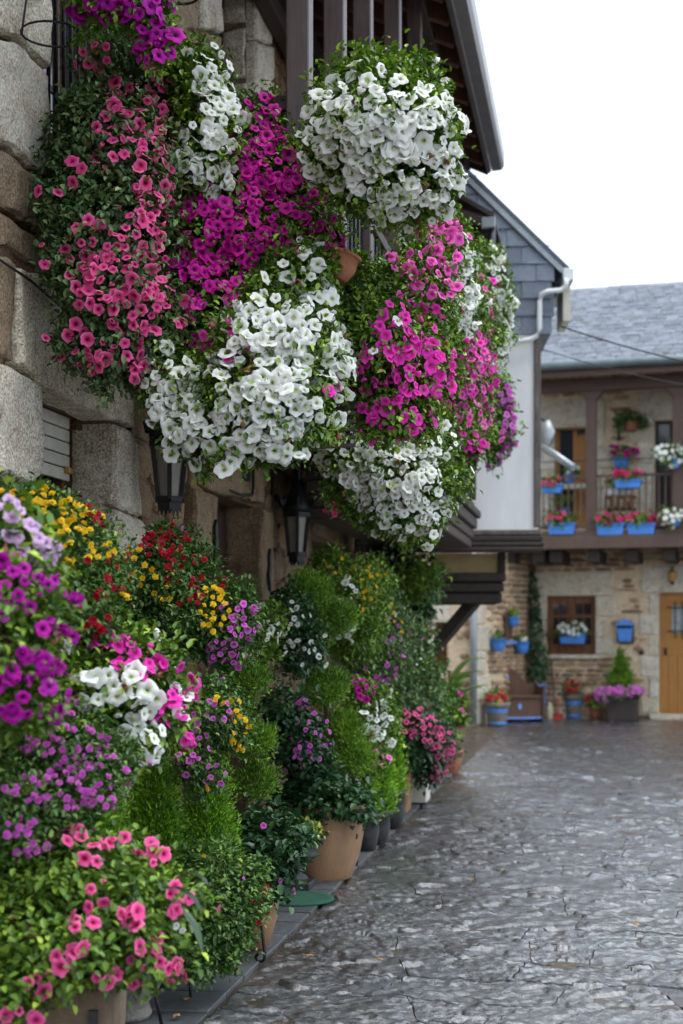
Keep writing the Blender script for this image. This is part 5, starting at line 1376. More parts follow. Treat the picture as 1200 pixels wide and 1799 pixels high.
# mounded calibrachoa in a dark pot
bl = [B(300, 1010, 85, 68, 6.2, .28), B(340, 1080, 92, 62, 6.1, .28), B(275, 1065, 58, 55, 6.2, .24), B(400, 1100, 52, 60, 6.1, .2)]
cm = plant('calibrachoa_mound', 'rounded mound of red, yellow and mauve blooms beside the lantern', 'calibrachoa', bl, 'lf_fine', seed=24, leaf=.024, wr=.55, mode='broad', layers=2.0, fl=[
    ('p_red', 'but', .034, 290, 960, 42, 24, 20), ('p_red', 'but', .034, 320, 1000, 36, 26, 14), ('p_red', 'but', .034, 330, 1050, 26, 16, 7), ('p_red', 'but', .034, 390, 1022, 16, 14, 5), ('p_yellow', 'but', .032, 255, 1000, 26, 30, 9), ('p_yellow', 'but', .032, 225, 970, 12, 10, 3), ('p_yellow', 'but', .032, 370, 1070, 24, 34, 20),
    ('p_yellow', 'but', .032, 300, 1040, 30, 30, 5), ('p_yellow', 'but', .032, 260, 1100, 26, 14, 3), ('p_mauve', 'small', .034, 425, 1090, 26, 32, 20), ('p_mauve', 'small', .034, 395, 1140, 36, 22, 18), ('p_red', 'but', .03, 240, 1045, 12, 20, 3)])
a = P(285, 1175, 6.35)
MB().lathe((a.x, a.y, a.z - .02), pot_prof(.11, .15, .24), 24).build('pot', M['black_pot'], cm)
MB().tube([a, Vector((a.x, a.y, .02))], [.03, .05], 10).build('pot_column', M['iron'], cm)
# mauve calibrachoa below
bl = [B(160, 1330, 62, 70, 4.7, .2), B(90, 1310, 95, 70, 4.6, .24), B(90, 1400, 95, 65, 4.5, .24), B(15, 1420, 55, 80, 4.3, .2)]
plant('calibrachoa_plant', 'mauve button blooms on grey-green foliage over the sandstone planter', 'calibrachoa', bl, 'lf_fine', seed=25, leaf=.022, wr=.55, mode='broad', fl=[
    ('p_mauve', 'but', .030, 75, 1265, 55, 14, 7), ('p_mauve', 'but', .030, 115, 1305, 72, 24, 24), ('p_mauve', 'but', .030, 140, 1345, 52, 26, 20), ('p_mauve', 'but', .030, 120, 1390, 60, 28, 20), ('p_mauve', 'but', .030, 35, 1380, 34, 30, 8), ('p_mauve', 'but', .030, 20, 1450, 20, 22, 7), ('p_mauve', 'but', .03, 50, 1488, 28, 16, 8), ('p_mauve', 'but', .03, 170, 1395, 30, 24, 10)])
# white and hot pink
bl = [B(165, 1195, 70, 70, 4.9, .2), B(235, 1205, 70, 75, 4.95, .22), B(285, 1250, 52, 70, 5.05, .18), B(240, 1285, 52, 55, 4.95, .18), B(215, 1140, 50, 40, 5.0, .15)]
plant('petunia_plant', 'white and hot pink petunias above the golden cypresses', 'petunia', bl, 'lf_pet', seed=26, fl=[
    ('p_white', 'pet', .082, 125, 1130, 16, 14, 3), ('p_white', 'pet', .085, 165, 1205, 28, 32, 7), ('p_white', 'pet', .085, 235, 1220, 34, 38, 12), ('p_white', 'pet', .085, 245, 1295, 32, 34, 11), ('p_white', 'pet', .08, 312, 1340, 10, 24, 4), ('p_white', 'pet', .07, 310, 1240, 16, 24, 4),
    ('p_hot', 'pet', .074, 205, 1135, 28, 14, 5), ('p_hot', 'pet', .074, 255, 1170, 26, 26, 9), ('p_hot', 'pet', .076, 292, 1235, 24, 34, 8), ('p_hot', 'pet', .074, 330, 1210, 12, 20, 4), ('p_hot', 'pet', .07, 328, 1302, 12, 16, 3), ('p_hot', 'small', .05, 205, 1170, 14, 14, 3)])
# golden cypress columns
def cypress(px, py_top, py_bot, w, Y, label, mat='lf_con', seed=1, pot=True, leaf=.019):
    a, b = P(px, py_bot, Y), P(px, py_top, Y); h = b.z - a.z; r = w * Y / FOC / 2
    bl = []
    for k in range(6):
        t = (k + .5) / 6; rr = r * (1.02 - .75 * t ** 1.8)
        bl.append((np.array((a.x + R.uniform(-.01, .01), a.y, a.z + h * t)), np.array((rr, rr, h / 6 * .95))))
    bl.append((np.array((a.x, a.y, b.z)), np.array((r * .2, r * .2, h * .08))))
    t = thing('cypress_shrub', label, 'cypress', (a.x, a.y, 0), None)
    foliage(t, bl, M[mat], leaf, .30, 2.2, 'conifer', seed, lump=.2)
    MB().tube([(a.x, a.y, .02), (a.x, a.y, b.z - h * .2)], [.022, .006], 8).build('trunk', M['stem'], t)
    if pot:
        MB().lathe((a.x, a.y, .008), pot_prof(.08, .10, max(.18, a.z - .0)), 24).build('pot', M['black_pot'], t)
    return t
cypress(170, 1225, 1560, 95, 5.3, 'golden cypress column half hidden by mauve blooms', seed=30)
cypress(268, 1300, 1640, 130, 6.0, 'golden cypress column under the hanging white petunias', seed=31)
cypress(368, 1315, 1640, 125, 6.4, 'golden cypress column rising out of the small-leaved shrub', seed=32)
bl = [B(375, 1255, 55, 55, 5.8, .2), B(345, 1330, 42, 60, 5.75, .16), B(415, 1290, 26, 40, 5.9, .12)]
plant('calibrachoa_plant', 'mauve and yellow blooms hanging in front of the upright cypress', 'calibrachoa', bl, 'lf_fine', seed=33, leaf=.023, wr=.55, mode='broad', fl=[
    ('p_mauve', 'small', .032, 360, 1260, 48, 32, 16), ('p_mauve', 'small', .032, 350, 1330, 36, 36, 12), ('p_yellow', 'but', .03, 412, 1285, 16, 40, 14), ('p_yellow', 'but', .03, 395, 1235, 20, 12, 4)])
# small-leaved shrub in a tan pot on an iron stand
bl = [B(385, 1545, 68, 65, 5.75, .2), B(370, 1610, 60, 62, 5.7, .2), B(420, 1590, 45, 50, 5.85, .16), B(345, 1680, 34, 40, 5.6, .1), B(395, 1655, 45, 45, 5.75, .14)]
sh = plant('leafy_shrub', 'bushy green shrub with tiny leaves and a few red buds on iron stand', 'shrub', bl, 'lf_fine', base=P(395, 1700, 5.9), seed=34, leaf=.025, wr=.6, mode='broad', layers=2.0, fl=[
    ('p_red', 'but', .026, 455, 1590, 18, 30, 6), ('p_mauve', 'but', .022, 430, 1545, 10, 8, 1), ('p_yellow', 'but', .022, 362, 1508, 4, 4, 1), ('p_red', 'but', .026, 470, 1645, 6, 10, 2)])
for px, py in ((322, 1712), (334, 1755), (300, 1728)):
    Y = FOC * CAM_H / (py + 4 - HOR)
    MB().tube([P(px - 2, py - 75, Y), P(px, py - 20, Y), P(px + 1, py, Y)], .006, 6).build('stand_leg', M['iron'], sh)
bx0 = P(275, 1799, 5.3); MB().tube([P(258, 1690, 5.3), P(272, 1745, 5.3), P(284, 1800, 5.3)], .007, 6).build('stand_leg', M['iron'], sh)
# tan pot with toothed leaves
bl = [B(475, 1500, 52, 60, 6.55, .2), B(500, 1470, 42, 34, 6.7, .16), B(465, 1545, 40, 36, 6.5, .14), B(450, 1460, 34, 30, 6.7, .14)]
tp = plant('leafy_plant', 'toothed dark green leaves overflowing a tan pot on scrolled iron feet', 'plant', bl, 'lf_dark', base=P(455, 1665, 6.75), seed=35, leaf=.048, wr=.7, layers=1.7, fl=[('p_mauve', 'small', .032, 470, 1460, 6, 5, 1), ('p_mauve', 'small', .032, 512, 1565, 8, 8, 2), ('p_mauve', 'small', .03, 490, 1538, 5, 5, 1)])
a, top = ground_pot('pot', tp, 440, 1560, 1668, .145, 'tan_pot', .085, lip=.006)
scroll_leg(tp, P(424, 1672, 6.65), (-.2, -1), .12, .03); scroll_leg(tp, P(458, 1692, 6.45), (.9, -.3), .20, .05)
# black cast urn
ub = FOC * CAM_H / (1562 - HOR); a = P(520, 1562, ub)
ur = thing('cast_urn', 'black cast iron urn holding a small lime green plant', 'urn', (a.x, a.y, 0))
box('plinth', M['iron_soft'], ur, Frame((a.x, a.y), (1, -.18)), -.10, .10, -.10, .10, .008, .055, .006)
MB().lathe((a.x, a.y, .055), [(.075, 0), (.07, .02), (.04, .05), (.035, .09), (.07, .115), (.12, .135), (.13, .165), (.10, .185), (.095, .205), (.17, .235), (.185, .25), (.175, .255), (.15, .235), (.05, .225)], 30).build('bowl', M['iron_soft'], ur)
foliage(ur, [B(540, 1462, 24, 20, ub, .07)], M['lf_lime'], .028, .6, 2.0, 'broad', 36)
# big tan pot
bl = [B(575, 1400, 78, 34, 8.6, .26), B(545, 1395, 55, 30, 8.5, .2), B(620, 1415, 38, 26, 8.45, .16)]
bp = plant('leafy_plant', 'glossy dark green leaves spilling over the largest tan pot', 'plant', bl, 'lf_dark', base=P(570, 1540, 8.72), seed=37, leaf=.052, wr=.72, layers=1.8)
def barrel(r, h): return [(r * .66, 0), (r * .68, .01), (r * .86, h * .3), (r * .97, h * .65), (r * 1.0, h * .93), (r * 1.03, h * .94), (r * 1.03, h), (r * .95, h), (r * .92, h - .05), (r * .2, h - .055)]
ground_pot('pot', bp, 566, 1412, 1543, .265, 'tan_pot', prof=barrel, n=40)
scroll_leg(bp, P(622, 1524, 9.05), (.9, -.3), .15, .05)
# topiary with cloud-cut balls
def pompon(label, balls, Y, trunk, seed, mat='lf_con2', leaf=.022):
    a = P(trunk[0][0], trunk[0][1], Y)
    t = thing('topiary_shrub', label, 'topiary', (a.x, a.y, 0))
    for k, (px, py, r) in enumerate(balls):
        foliage(t, [B(px, py, r * .84, r * .74, Y + R.uniform(-.1, .1), r * Y / FOC)], M[mat], leaf, .32, 2.3, 'conifer', seed + k, name='foliage_ball', lump=.2)
    MB().tube([P(x, y, Y + .05) for x, y in trunk], [.022 - .012 * i / max(1, len(trunk) - 1) for i in range(len(trunk))], 8).build('trunk', M['stem'], t)
    for px, py, r in balls:
        b = min(trunk, key=lambda q_: abs(q_[1] - py - 20)); MB().tube([P(b[0], b[1], Y + .05), P(px, py + r * .3, Y)], .007, 6).build('branch', M['stem'], t)
    return t
tpy = pompon('cloud-pruned cypress with pompon balls above the toothed-leaf pot', [(440, 1190, 36), (412, 1225, 34), (448, 1300, 38), (452, 1370, 40), (425, 1255, 26)], 7.3, [(415, 1520), (420, 1460), (438, 1395), (430, 1320), (432, 1250), (436, 1190)], 40)
a = P(415, 1600, 7.4); MB().lathe((a.x, a.y, .008), pot_prof(.11, .15, .3), 24).build('pot', M['terra'], tpy)
tp2 = pompon('cloud-pruned cypress with tiers of balls behind the big tan pot', [(570, 1205, 46), (545, 1040, 42), (600, 1085, 34), (605, 1280, 42), (625, 1330, 40), (585, 1340, 38), (560, 1110, 36)], 9.3, [(575, 1420), (580, 1330), (572, 1240), (565, 1150), (560, 1060)], 50)
a = P(575, 1480, 9.5); MB().lathe((a.x, a.y, .008), pot_prof(.12, .17, .34), 24).build('pot', M['terra'], tp2)
# further plants between the topiaries
bl = [B(455, 1120, 34, 50, 8.2, .16), B(475, 1090, 26, 30, 8.3, .12)]
plant('petunia_plant', 'few white petunias at the edge of the dark doorway', 'petunia', bl, 'lf_pet', seed=60, fl=[('p_white', 'pet', .085, 472, 1105, 20, 20, 6), ('p_white', 'pet', .085, 420, 1190, 14, 10, 2), ('p_white', 'pet', .07, 452, 1068, 12, 8, 2)])
bl = [B(525, 1120, 38, 60, 9.0, .2), B(505, 1090, 30, 50, 9.0, .16)]
wp = plant('petunia_pot', 'white flecked petunia in a dark hanging pot below the crested lantern', 'petunia', bl, 'lf_dark', seed=61, leaf=.034, fl=[('p_white', 'small', .045, 530, 1125, 26, 50, 14), ('p_white', 'small', .045, 515, 1070, 14, 14, 4)])
a = P(520, 1168, 9.1); MB().lathe((a.x, a.y, a.z - .05), [(.05, 0), (.09, .04), (.10, .10), (.08, .10)], 20).build('pot', M['black_pot'], wp)
bl = [B(600, 1050, 70, 62, 10.0, .3), B(640, 1030, 50, 55, 10.4, .26), B(620, 1110, 55, 50, 10.0, .26), B(580, 1000, 30, 30, 10.0, .16)]
plant('flower_mound', 'loose green mound with yellow blooms and white petunias under the granite lintel', 'shrub', bl, 'lf_pet', seed=62, leaf=.034, wr=.45, mode='broad', fl=[
    ('p_white', 'pet', .075, 610, 1060, 14, 50, 10), ('p_white', 'pet', .08, 605, 1110, 18, 24, 8), ('p_yellow', 'but', .036, 640, 1030, 34, 40, 14), ('p_red', 'but', .036, 580, 1012, 10, 8, 2), ('p_yellow', 'but', .034, 600, 1000, 26, 20, 5)])
bl = [B(660, 1080, 46, 60, 11.0, .26), B(690, 1120, 40, 60, 11.4, .26), B(655, 1150, 50, 46, 10.8, .26)]
plant('flower_mound', 'grey-green mound with sparse yellow and mauve blooms beside the ivy', 'shrub', bl, 'lf_dusty', seed=63, leaf=.036, wr=.4, mode='broad', fl=[('p_yellow', 'but', .036, 665, 1085, 40, 50, 16), ('p_mauve', 'small', .04, 690, 1110, 26, 40, 8), ('p_mauve', 'small', .045, 665, 1185, 30, 26, 12)])
bl = [B(500, 1255, 36, 44, 8.6, .2), B(525, 1300, 46, 46, 8.5, .22), B(480, 1300, 26, 40, 8.6, .16), B(545, 1345, 40, 34, 8.6, .18)]
plant('geranium_plant', 'dark leaved plant dotted with tiny mauve blooms above the big tan pot', 'geranium', bl, 'lf_dark', seed=64, leaf=.044, wr=.7, fl=[('p_mauve', 'small', .036, 560, 1290, 40, 45, 16), ('p_mauve', 'small', .038, 545, 1240, 30, 16, 6), ('p_mauve', 'small', .036, 500, 1320, 30, 24, 7)])
bl = [B(640, 1250, 34, 60, 9.6, .2), B(672, 1265, 32, 45, 9.8, .2), B(650, 1320, 30, 40, 9.6, .16)]
plant('petunia_plant', 'white and crimson petunias over the second pair of cypresses', 'petunia', bl, 'lf_pet', seed=65, fl=[('p_magenta', 'pet', .07, 640, 1210, 16, 26, 9), ('p_white', 'pet', .08, 660, 1260, 24, 28, 14), ('p_white', 'pet', .08, 650, 1290, 12, 14, 5), ('p_rose', 'small', .05, 660, 1330, 14, 12, 4), ('p_magenta', 'pet', .06, 625, 1190, 8, 14, 4)])
cypress(660, 1265, 1425, 60, 10.0, 'bright cypress beside the black ribbed pot', seed=70, leaf=.028)
cypress(688, 1275, 1390, 40, 10.8, 'slim bright cypress next to the terracotta box', seed=71, leaf=.028)
cypress(640, 1300, 1430, 46, 9.7, 'squat bright cypress behind the big tan pot', seed=72, leaf=.028)
# black ribbed pot and scroll stand
kp = thing('plastic_pot', 'tall black ribbed pot on scrolled iron feet', 'pot', P(662, 1450, 11))
Y = FOC * CAM_H / (1448 - HOR); a = P(660, 1448, Y)
MB().lathe((a.x, a.y, .04), [(.08, 0), (.085, .01), (.115, .24), (.125, .25), (.125, .28), (.105, .28)], 24).build('pot', M['black_pot'], kp)
MB().lathe((a.x, a.y, .25), [(.10, 0), (.1, .02), (.02, .03)], 18).build('soil', M['soil'], kp)
for k in range(12):
    t = k * math.pi / 6; MB().bar((a.x + .088 * math.cos(t), a.y + .088 * math.sin(t), .05), (a.x + .119 * math.cos(t), a.y + .119 * math.sin(t), .285), .012, .012).build('rib', M['black_pot'], kp)
scroll_leg(kp, P(643, 1462, 10.65), (-.3, -1), .12, .04); scroll_leg(kp, P(662, 1458, 10.8), (.9, -.2), .12, .05)
# terracotta box and cream box with coral petunias
bl = [B(735, 1290, 42, 40, 11.9, .24), B(765, 1310, 34, 42, 12.0, .2), B(750, 1350, 26, 28, 12.0, .14), B(720, 1320, 26, 30, 11.8, .16)]
cb = plant('planter_box', 'cream box of coral pink petunias with long dark leaves at the bank end', 'planter', bl, 'lf_dark', base=P(732, 1415, 12.2), seed=73, leaf=.045, fl=[
    ('p_coral', 'pet', .07, 725, 1268, 24, 22, 12), ('p_coral', 'pet', .07, 770, 1300, 26, 28, 20), ('p_coral', 'pet', .07, 775, 1335, 20, 26, 13), ('p_coral', 'pet', .07, 745, 1275, 20, 20, 8), ('p_coral', 'pet', .065, 768, 1362, 14, 10, 4), ('p_coral', 'pet', .06, 712, 1405, 8, 10, 3)])
FB = Frame((P(748, 1415, 12.25).x, 12.25), (1, -.18))
MB().prism(FB, [(-.20, .0), (0, .0), (.012, .32), (-.21, .32)], 0, .3).build('box', M['cream_box'], cb, .004)
box('foot', M['black_pot'], cb, FB, -.15, .01, -.015, .3, -.0, .03)
for k in range(9):
    t = R.uniform(-2.6, .2); strap_leaf(cb, P(730 + R.uniform(-12, 12), 1325 + R.uniform(-8, 12), 11.8), (math.cos(t), -.5, .2 + R.uniform(-.6, .4)), .26, .05, droop=1.4, seed=80 + k)
tb = thing('terracotta_box', 'square terracotta planter between the black pot and the cream box', 'planter', P(705, 1425, 11.9))
FT = Frame((P(728, 1422, 12.0).x, 12.0), (1, -.18))
MB().prism(FT, [(-.22, .0), (-.03, .0), (.0, .34), (-.25, .34)], -.25, -.0).build('box', M['tan_pot'], tb, .01)
box('rim', M['tan_pot'], tb, FT, -.265, .012, -.265, .012, .341, .38, .008)
foliage(tb, [B(700, 1330, 26, 26, 11.8, .12)], M['lf_dark'], .04, .6, 1.8, 'broad', 74)
# ivy and taller greenery at the end of the house
bl = [B(680, 930, 40, 40, 14.2, .2), B(690, 985, 48, 55, 14.2, .22), B(730, 1010, 40, 40, 14.0, .2), B(690, 1060, 50, 50, 13.8, .25), B(735, 1055, 26, 40, 13.6, .18)]
iv = plant('ivy_plant', 'dark glossy ivy climbing the end of the flower house', 'ivy', bl, 'lf_dark', base=F1.w(14.2, -.1, 0), seed=75, leaf=.06, wr=.8, layers=1.8, mode='trail', fl=[('p_white', 'small', .035, 700, 1010, 40, 60, 14)])
MB().tube([F1.w(14.2, -.12, .02), F1.w(14.1, -.12, 1.2), F1.w(14.3, -.15, 2.4)], [.03, .025, .012], 8).build('trunk', M['stem'], iv)
bl = [B(745, 1015, 30, 22, 13.2, .16), B(720, 1030, 34, 26, 13.2, .16)]
plant('fern_plant', 'pale feathery fern fronds reaching over the jetty beams', 'fern', bl, 'lf_pet', seed=76, leaf=.07, wr=.2, mode='broad', layers=1.4)
bl = [B(718, 1125, 38, 48, 13.6, .28), B(742, 1195, 36, 42, 13.8, .26), B(715, 1190, 38, 48, 13.0, .26), B(768, 1245, 26, 32, 14.0, .2), B(738, 1240, 36, 38, 13.0, .24)]
gs = plant('leafy_shrub', 'loose green shrub with small white flecks under the slanting brace', 'shrub', bl, 'lf_fine', base=P(760, 1285, 14.4), seed=77, leaf=.05, wr=.5, layers=1.8, fl=[('p_white', 'small', .03, 735, 1150, 30, 40, 16), ('p_rose', 'small', .06, 745, 1245, 22, 10, 5), ('p_coral', 'small', .05, 735, 1262, 20, 10, 5)])
bl = [B(735, 1215, 34, 28, 12.6, .2), B(700, 1215, 28, 30, 12.2, .18)]
plant('leafy_plant', 'silver-green leaved plant above the cream box petunias', 'plant', bl, 'lf_dusty', seed=78, leaf=.055, wr=.5, layers=1.6)
# canna with broad paddles, hydrangea below
cn = thing('canna_plant', 'broad leaved canna with upright paddles before the grey downpipe', 'canna', P(790, 1275, 15.5))
for k in range(13):
    t = R.uniform(0, 6.28); b = P(786 + R.uniform(-12, 10), 1235 + R.uniform(-35, 30), 15.3 + R.uniform(-.2, .2))
    strap_leaf(cn, b, (math.cos(t) * .55, math.sin(t) * .5, .9), R.uniform(.42, .62), .15, 'lf_big', 1.1, seed=90 + k)
MB().tube([P(786, 1290, 15.4), P(787, 1230, 15.4), P(790, 1180, 15.4)], [.03, .022, .012], 8).build('stem', M['lf_stem'] if 'lf_stem' in M else M['stem'], cn)
bl = [B(785, 1255, 26, 26, 15.0, .2), B(800, 1235, 22, 26, 15.2, .2)]
hy = plant('hydrangea_pot', 'faded pink hydrangea at the foot of the canna', 'hydrangea', bl, 'lf_pet', base=P(790, 1290, 15.2), seed=79, leaf=.07, wr=.65, layers=1.4, fl=[('p_rose', 'but', .10, 800, 1215, 20, 14, 3), ('p_rose', 'but', .09, 812, 1260, 8, 14, 2), ('p_rose', 'but', .09, 775, 1225, 10, 10, 2)])
a = P(788, 1300, 15.1); MB().lathe((a.x, a.y, .01), pot_prof(.11, .15, .24), 22).build('pot', M['terra'], hy)

# ================= things on and before the far house =================
def trough(name, label, px0, px1, py0, py1, y, fl, fol, mat='blue', group=None, lip=True, seed=1, cat='flower box', leafmat='lf_pet', F=None):
    """a window trough with flowers; pixels of the trough, at depth y of the far facade"""
    F = F or F3
    a = F.hit(px0, py1, y); b = F.hit(px1, py0, y); zt = F.hit((px0 + px1) / 2, py0, y)[1]; zb_ = F.hit((px0 + px1) / 2, py1, y)[1]
    root = thing(name, label, cat, F.w((a[0] + b[0]) / 2, y, zb_), group)
    MB().prism(F, [(a[0] + .025, zb_), (b[0] - .025, zb_), (b[0], zt - .03), (a[0], zt - .03)], y, y + .17).build('trough', M[mat], root, .012)
    if lip: box('rim', M[mat], root, F, a[0] - .015, b[0] + .015, y - .015, y + .185, zt - .03, zt, .006)
    c = F.w(0, y + .08, 0); Yd = F.w((a[0] + b[0]) / 2, y + .08, 0).y
    bls = [B(x, yy, rx, ry, Yd, .13) for x, yy, rx, ry in fol]
    foliage(root, bls, M[leafmat], .055, .75, 1.8, 'broad', seed)
    flowers(root, bls, fl, seed, .8, .1)
    return root
yr = -BW - .10; ys_ = -BW - .03
trough('flower_box', 'blue trough of pink geraniums on the railing beside the white house', 951, 987, 850, 866, yr, [('p_geran', 'but', .10, 968, 844, 16, 8, 6), ('p_geran', 'but', .10, 980, 832, 8, 5, 3)], [(968, 848, 17, 10)], seed=100)
trough('flower_box', 'blue trough of pink geraniums on the ledge between railing end and first post', 962, 1010, 919, 939, ys_, [('p_geran', 'but', .11, 972, 908, 10, 8, 3), ('p_geran', 'but', .12, 975, 893, 5, 4, 1), ('p_geran', 'but', .10, 990, 910, 14, 6, 2)], [(985, 912, 25, 12)], seed=101)
trough('flower_box', 'ridged blue trough of pink geraniums just past the first balcony post', 1047, 1096, 919, 940, ys_, [('p_geran', 'but', .11, 1065, 910, 18, 8, 6), ('p_geran', 'but', .12, 1088, 905, 12, 10, 4), ('p_geran', 'but', .10, 1050, 913, 6, 5, 2)], [(1070, 914, 26, 9)], seed=102)
trough('flower_box', 'blue trough of pink geraniums on the ledge before the dark balcony door', 1101, 1151, 919, 939, ys_, [('p_geran', 'but', .12, 1111, 906, 8, 6, 3), ('p_geran', 'but', .12, 1144, 910, 8, 10, 5), ('p_geran', 'but', .10, 1122, 904, 5, 4, 1)], [(1128, 913, 25, 9)], seed=103)
trough('flower_box', 'blue trough of pink geraniums hooked on the railing above the white crate', 1079, 1126, 842, 857, yr, [('p_geran', 'but', .11, 1078, 830, 8, 6, 3), ('p_geran', 'but', .12, 1100, 832, 16, 8, 6), ('p_geran', 'but', .11, 1122, 831, 6, 6, 3)], [(1102, 836, 25, 9)], seed=104)
wc_ = trough('white_planter', 'white crate planter hanging under the blue trough on the railing', 1063, 1112, 851, 869, -BW + .12, [], [(1075, 851, 10, 4)], 'white_plastic', seed=105, cat='planter')
def small_pot(name, label, px, py0, py1, y, r, fl, fol, mat='blue', seed=1, leafmat='lf_pet', F=None, cat='flower pot', leaf=.05):
    F = F or F3
    x = F.hit(px, py1, y)[0]; zb_ = F.hit(px, py1, y)[1]; zt = F.hit(px, py0, y)[1]; p = F.w(x, y, zb_)
    root = thing(name, label, cat, p)
    MB().lathe((p.x, p.y, p.z), pot_prof(r * .72, r, zt - zb_, .012), 22).build('pot', M[mat], root)
    MB().lathe((p.x, p.y, zt - .05), [(r * .85, 0), (r * .86, .015), (.01, .02)], 14).build('soil', M['soil'], root)
    bls = [B(a, b, c, d, p.y, .12) for a, b, c, d in fol]
    foliage(root, bls, M[leafmat], leaf, .7, 1.8, 'broad', seed)
    flowers(root, bls, fl, seed, .8, .1)
    return root
small_pot('flower_pot', 'blue pot of white geraniums on the stone sill of the ochre balcony door', 1002, 832, 850, -.16, .10, [('p_white', 'but', .11, 998, 826, 6, 5, 2), ('p_white', 'but', .11, 1017, 821, 5, 4, 2)], [(1004, 828, 14, 8)], seed=106)
box('sill_block', M['granite_far'], h3, F3, f3(978, 850)[0], f3(1032, 850)[0], -.28, -.03, f3(1005, 860, -.16)[1], f3(1005, 851, -.16)[1], .01)
small_pot('flower_pot', 'small blue pot with one pink bloom behind the balusters', 990, 893, 905, -BW + .30, .09, [('p_geran', 'but', .10, 983, 897, 5, 4, 2)], [(985, 882, 16, 12)], seed=107)
hb = small_pot('hanging_pot', 'terracotta pot of green ferns on a black bracket high on the wall', 1108, 742, 758, -.30, .13, [('p_white', 'small', .06, 1141, 739, 3, 3, 1)], [(1105, 736, 22, 13), (1122, 742, 18, 9), (1092, 744, 10, 12)], 'terra', 108, 'lf_fine')
MB().tube([F3.w(f3(1088, 770)[0], -.04, f3(1088, 775)[1]), F3.w(f3(1085, 740)[0], -.05, f3(1085, 735)[1]), F3.w(f3(1104, 758)[0], -.28, f3(1104, 758)[1])], .018, 6).build('bracket', M['iron'], hb)
mp = small_pot('flower_pot', 'tapering blue pot of magenta geraniums fixed to the balcony wall', 1092, 804, 823, -.22, .12, [('p_magenta', 'but', .13, 1080, 790, 10, 8, 4), ('p_magenta', 'but', .13, 1100, 796, 8, 5, 2), ('p_magenta', 'but', .14, 1114, 793, 6, 4, 2), ('p_magenta', 'but', .12, 1089, 776, 6, 4, 1)], [(1094, 795, 22, 13)], seed=109)
box('shelf', M['iron'], mp, F3, f3(1080, 824)[0], f3(1106, 824)[0], -.36, -.04, f3(1092, 826, -.22)[1], f3(1092, 823.5, -.22)[1])
small_pot('flower_pot', 'blue pot of white geraniums hooked on the railing at the second post', 1184, 806, 823, yr, .10, [('p_white', 'but', .11, 1180, 795, 28, 22, 20)], [(1180, 800, 28, 18)], seed=110)
small_pot('flower_pot', 'small blue pot of white geraniums low on the ledge at the second post', 1187, 912, 924, yr + .05, .08, [('p_white', 'but', .11, 1180, 905, 20, 20, 13)], [(1180, 908, 20, 14)], seed=111)
small_pot('flower_pot', 'terracotta pot behind the balusters of the balcony beside white geraniums', 1166, 902, 926, -BW + .35, .14, [('p_rose', 'but', .09, 1158, 905, 6, 8, 2)], [(1164, 898, 12, 8)], 'terra', seed=112)
# chair behind the railing
ch = thing('balcony_chair', 'brown wooden chair with curved arms behind the balcony railing', 'chair', F3.w(f3(1090, 920, -.7)[0], -.7, zf + .08))
cx = f3(1090, 900, -.7)[0]
box('seat', M['winwood'], ch, F3, cx - .24, cx + .24, -.9, -.45, zf + .46, zf + .50, .01)
for a, b in ((-.23, -.9), (.19, -.9), (-.23, -.49), (.19, -.49)): box('leg', M['winwood'], ch, F3, cx + a, cx + a + .04, b, b + .04, zf + .083, zf + .457)
for a in (-.24, .2): box('arm', M['winwood'], ch, F3, cx + a, cx + a + .04, -.92, -.46, zf + .66, zf + .69, .006); box('arm_post', M['winwood'], ch, F3, cx + a, cx + a + .04, -.91, -.87, zf + .503, zf + .657)
for k in range(4): box('back_slat', M['winwood'], ch, F3, cx - .2 + k * .11, cx - .2 + k * .11 + .05, -.46, -.44, zf + .503, zf + .95)
box('top_rail', M['winwood'], ch, F3, cx - .24, cx + .24, -.47, -.43, zf + .953, zf + 1.02, .01)
# below the balcony
trough('window_box', 'blue trough of white geraniums hanging before the brown grilled window', 982, 1028, 1112, 1131, -.12, [('p_white', 'but', .11, 1004, 1104, 24, 10, 12), ('p_white', 'but', .11, 1025, 1092, 8, 6, 3), ('p_white', 'but', .11, 970, 1101, 7, 5, 2)], [(1003, 1107, 26, 11)], seed=113)
tr = []
F3bm = F3b
for lab, px, py0, py1, sd_, wf in (('upper blue pot of green sprigs on the dark wall bracket', 901, 1083, 1100, 120, 0), ('lower blue wall pot nearest the grey downpipe', 875, 1122, 1145, 121, 0), ('lower blue wall pot with a white bloom nearest the ivy', 917, 1127, 1147, 122, 1)):
    small_pot('wall_pot', lab, px, py0, py1, -.14, .10 if py1 < 1110 else .12, [('p_white', 'but', .10, px + 4, py0 - 4, 5, 7, 2)] if wf else [], [(px - 1, py0 - 5, 8, 7)], seed=sd_, F=F3b)
bk = thing('wall_bracket', 'dark upright wooden bracket holding three blue pots on the wall', 'bracket', F3b.w(F3b.hit(893, 1120)[0], -.05, 1.3))
xb_ = F3b.hit(893, 1110, -.06)[0]
box('board', M['bench'], bk, F3b, xb_ - .14, xb_ + .14, -.085, -.05, F3b.hit(893, 1122)[1], F3b.hit(893, 1074)[1], .01)
box('cross_arm', M['blue_light'], bk, F3b, F3b.hit(880, 1130)[0], F3b.hit(912, 1130)[0], -.10, -.088, F3b.hit(896, 1131)[1], F3b.hit(896, 1126)[1])
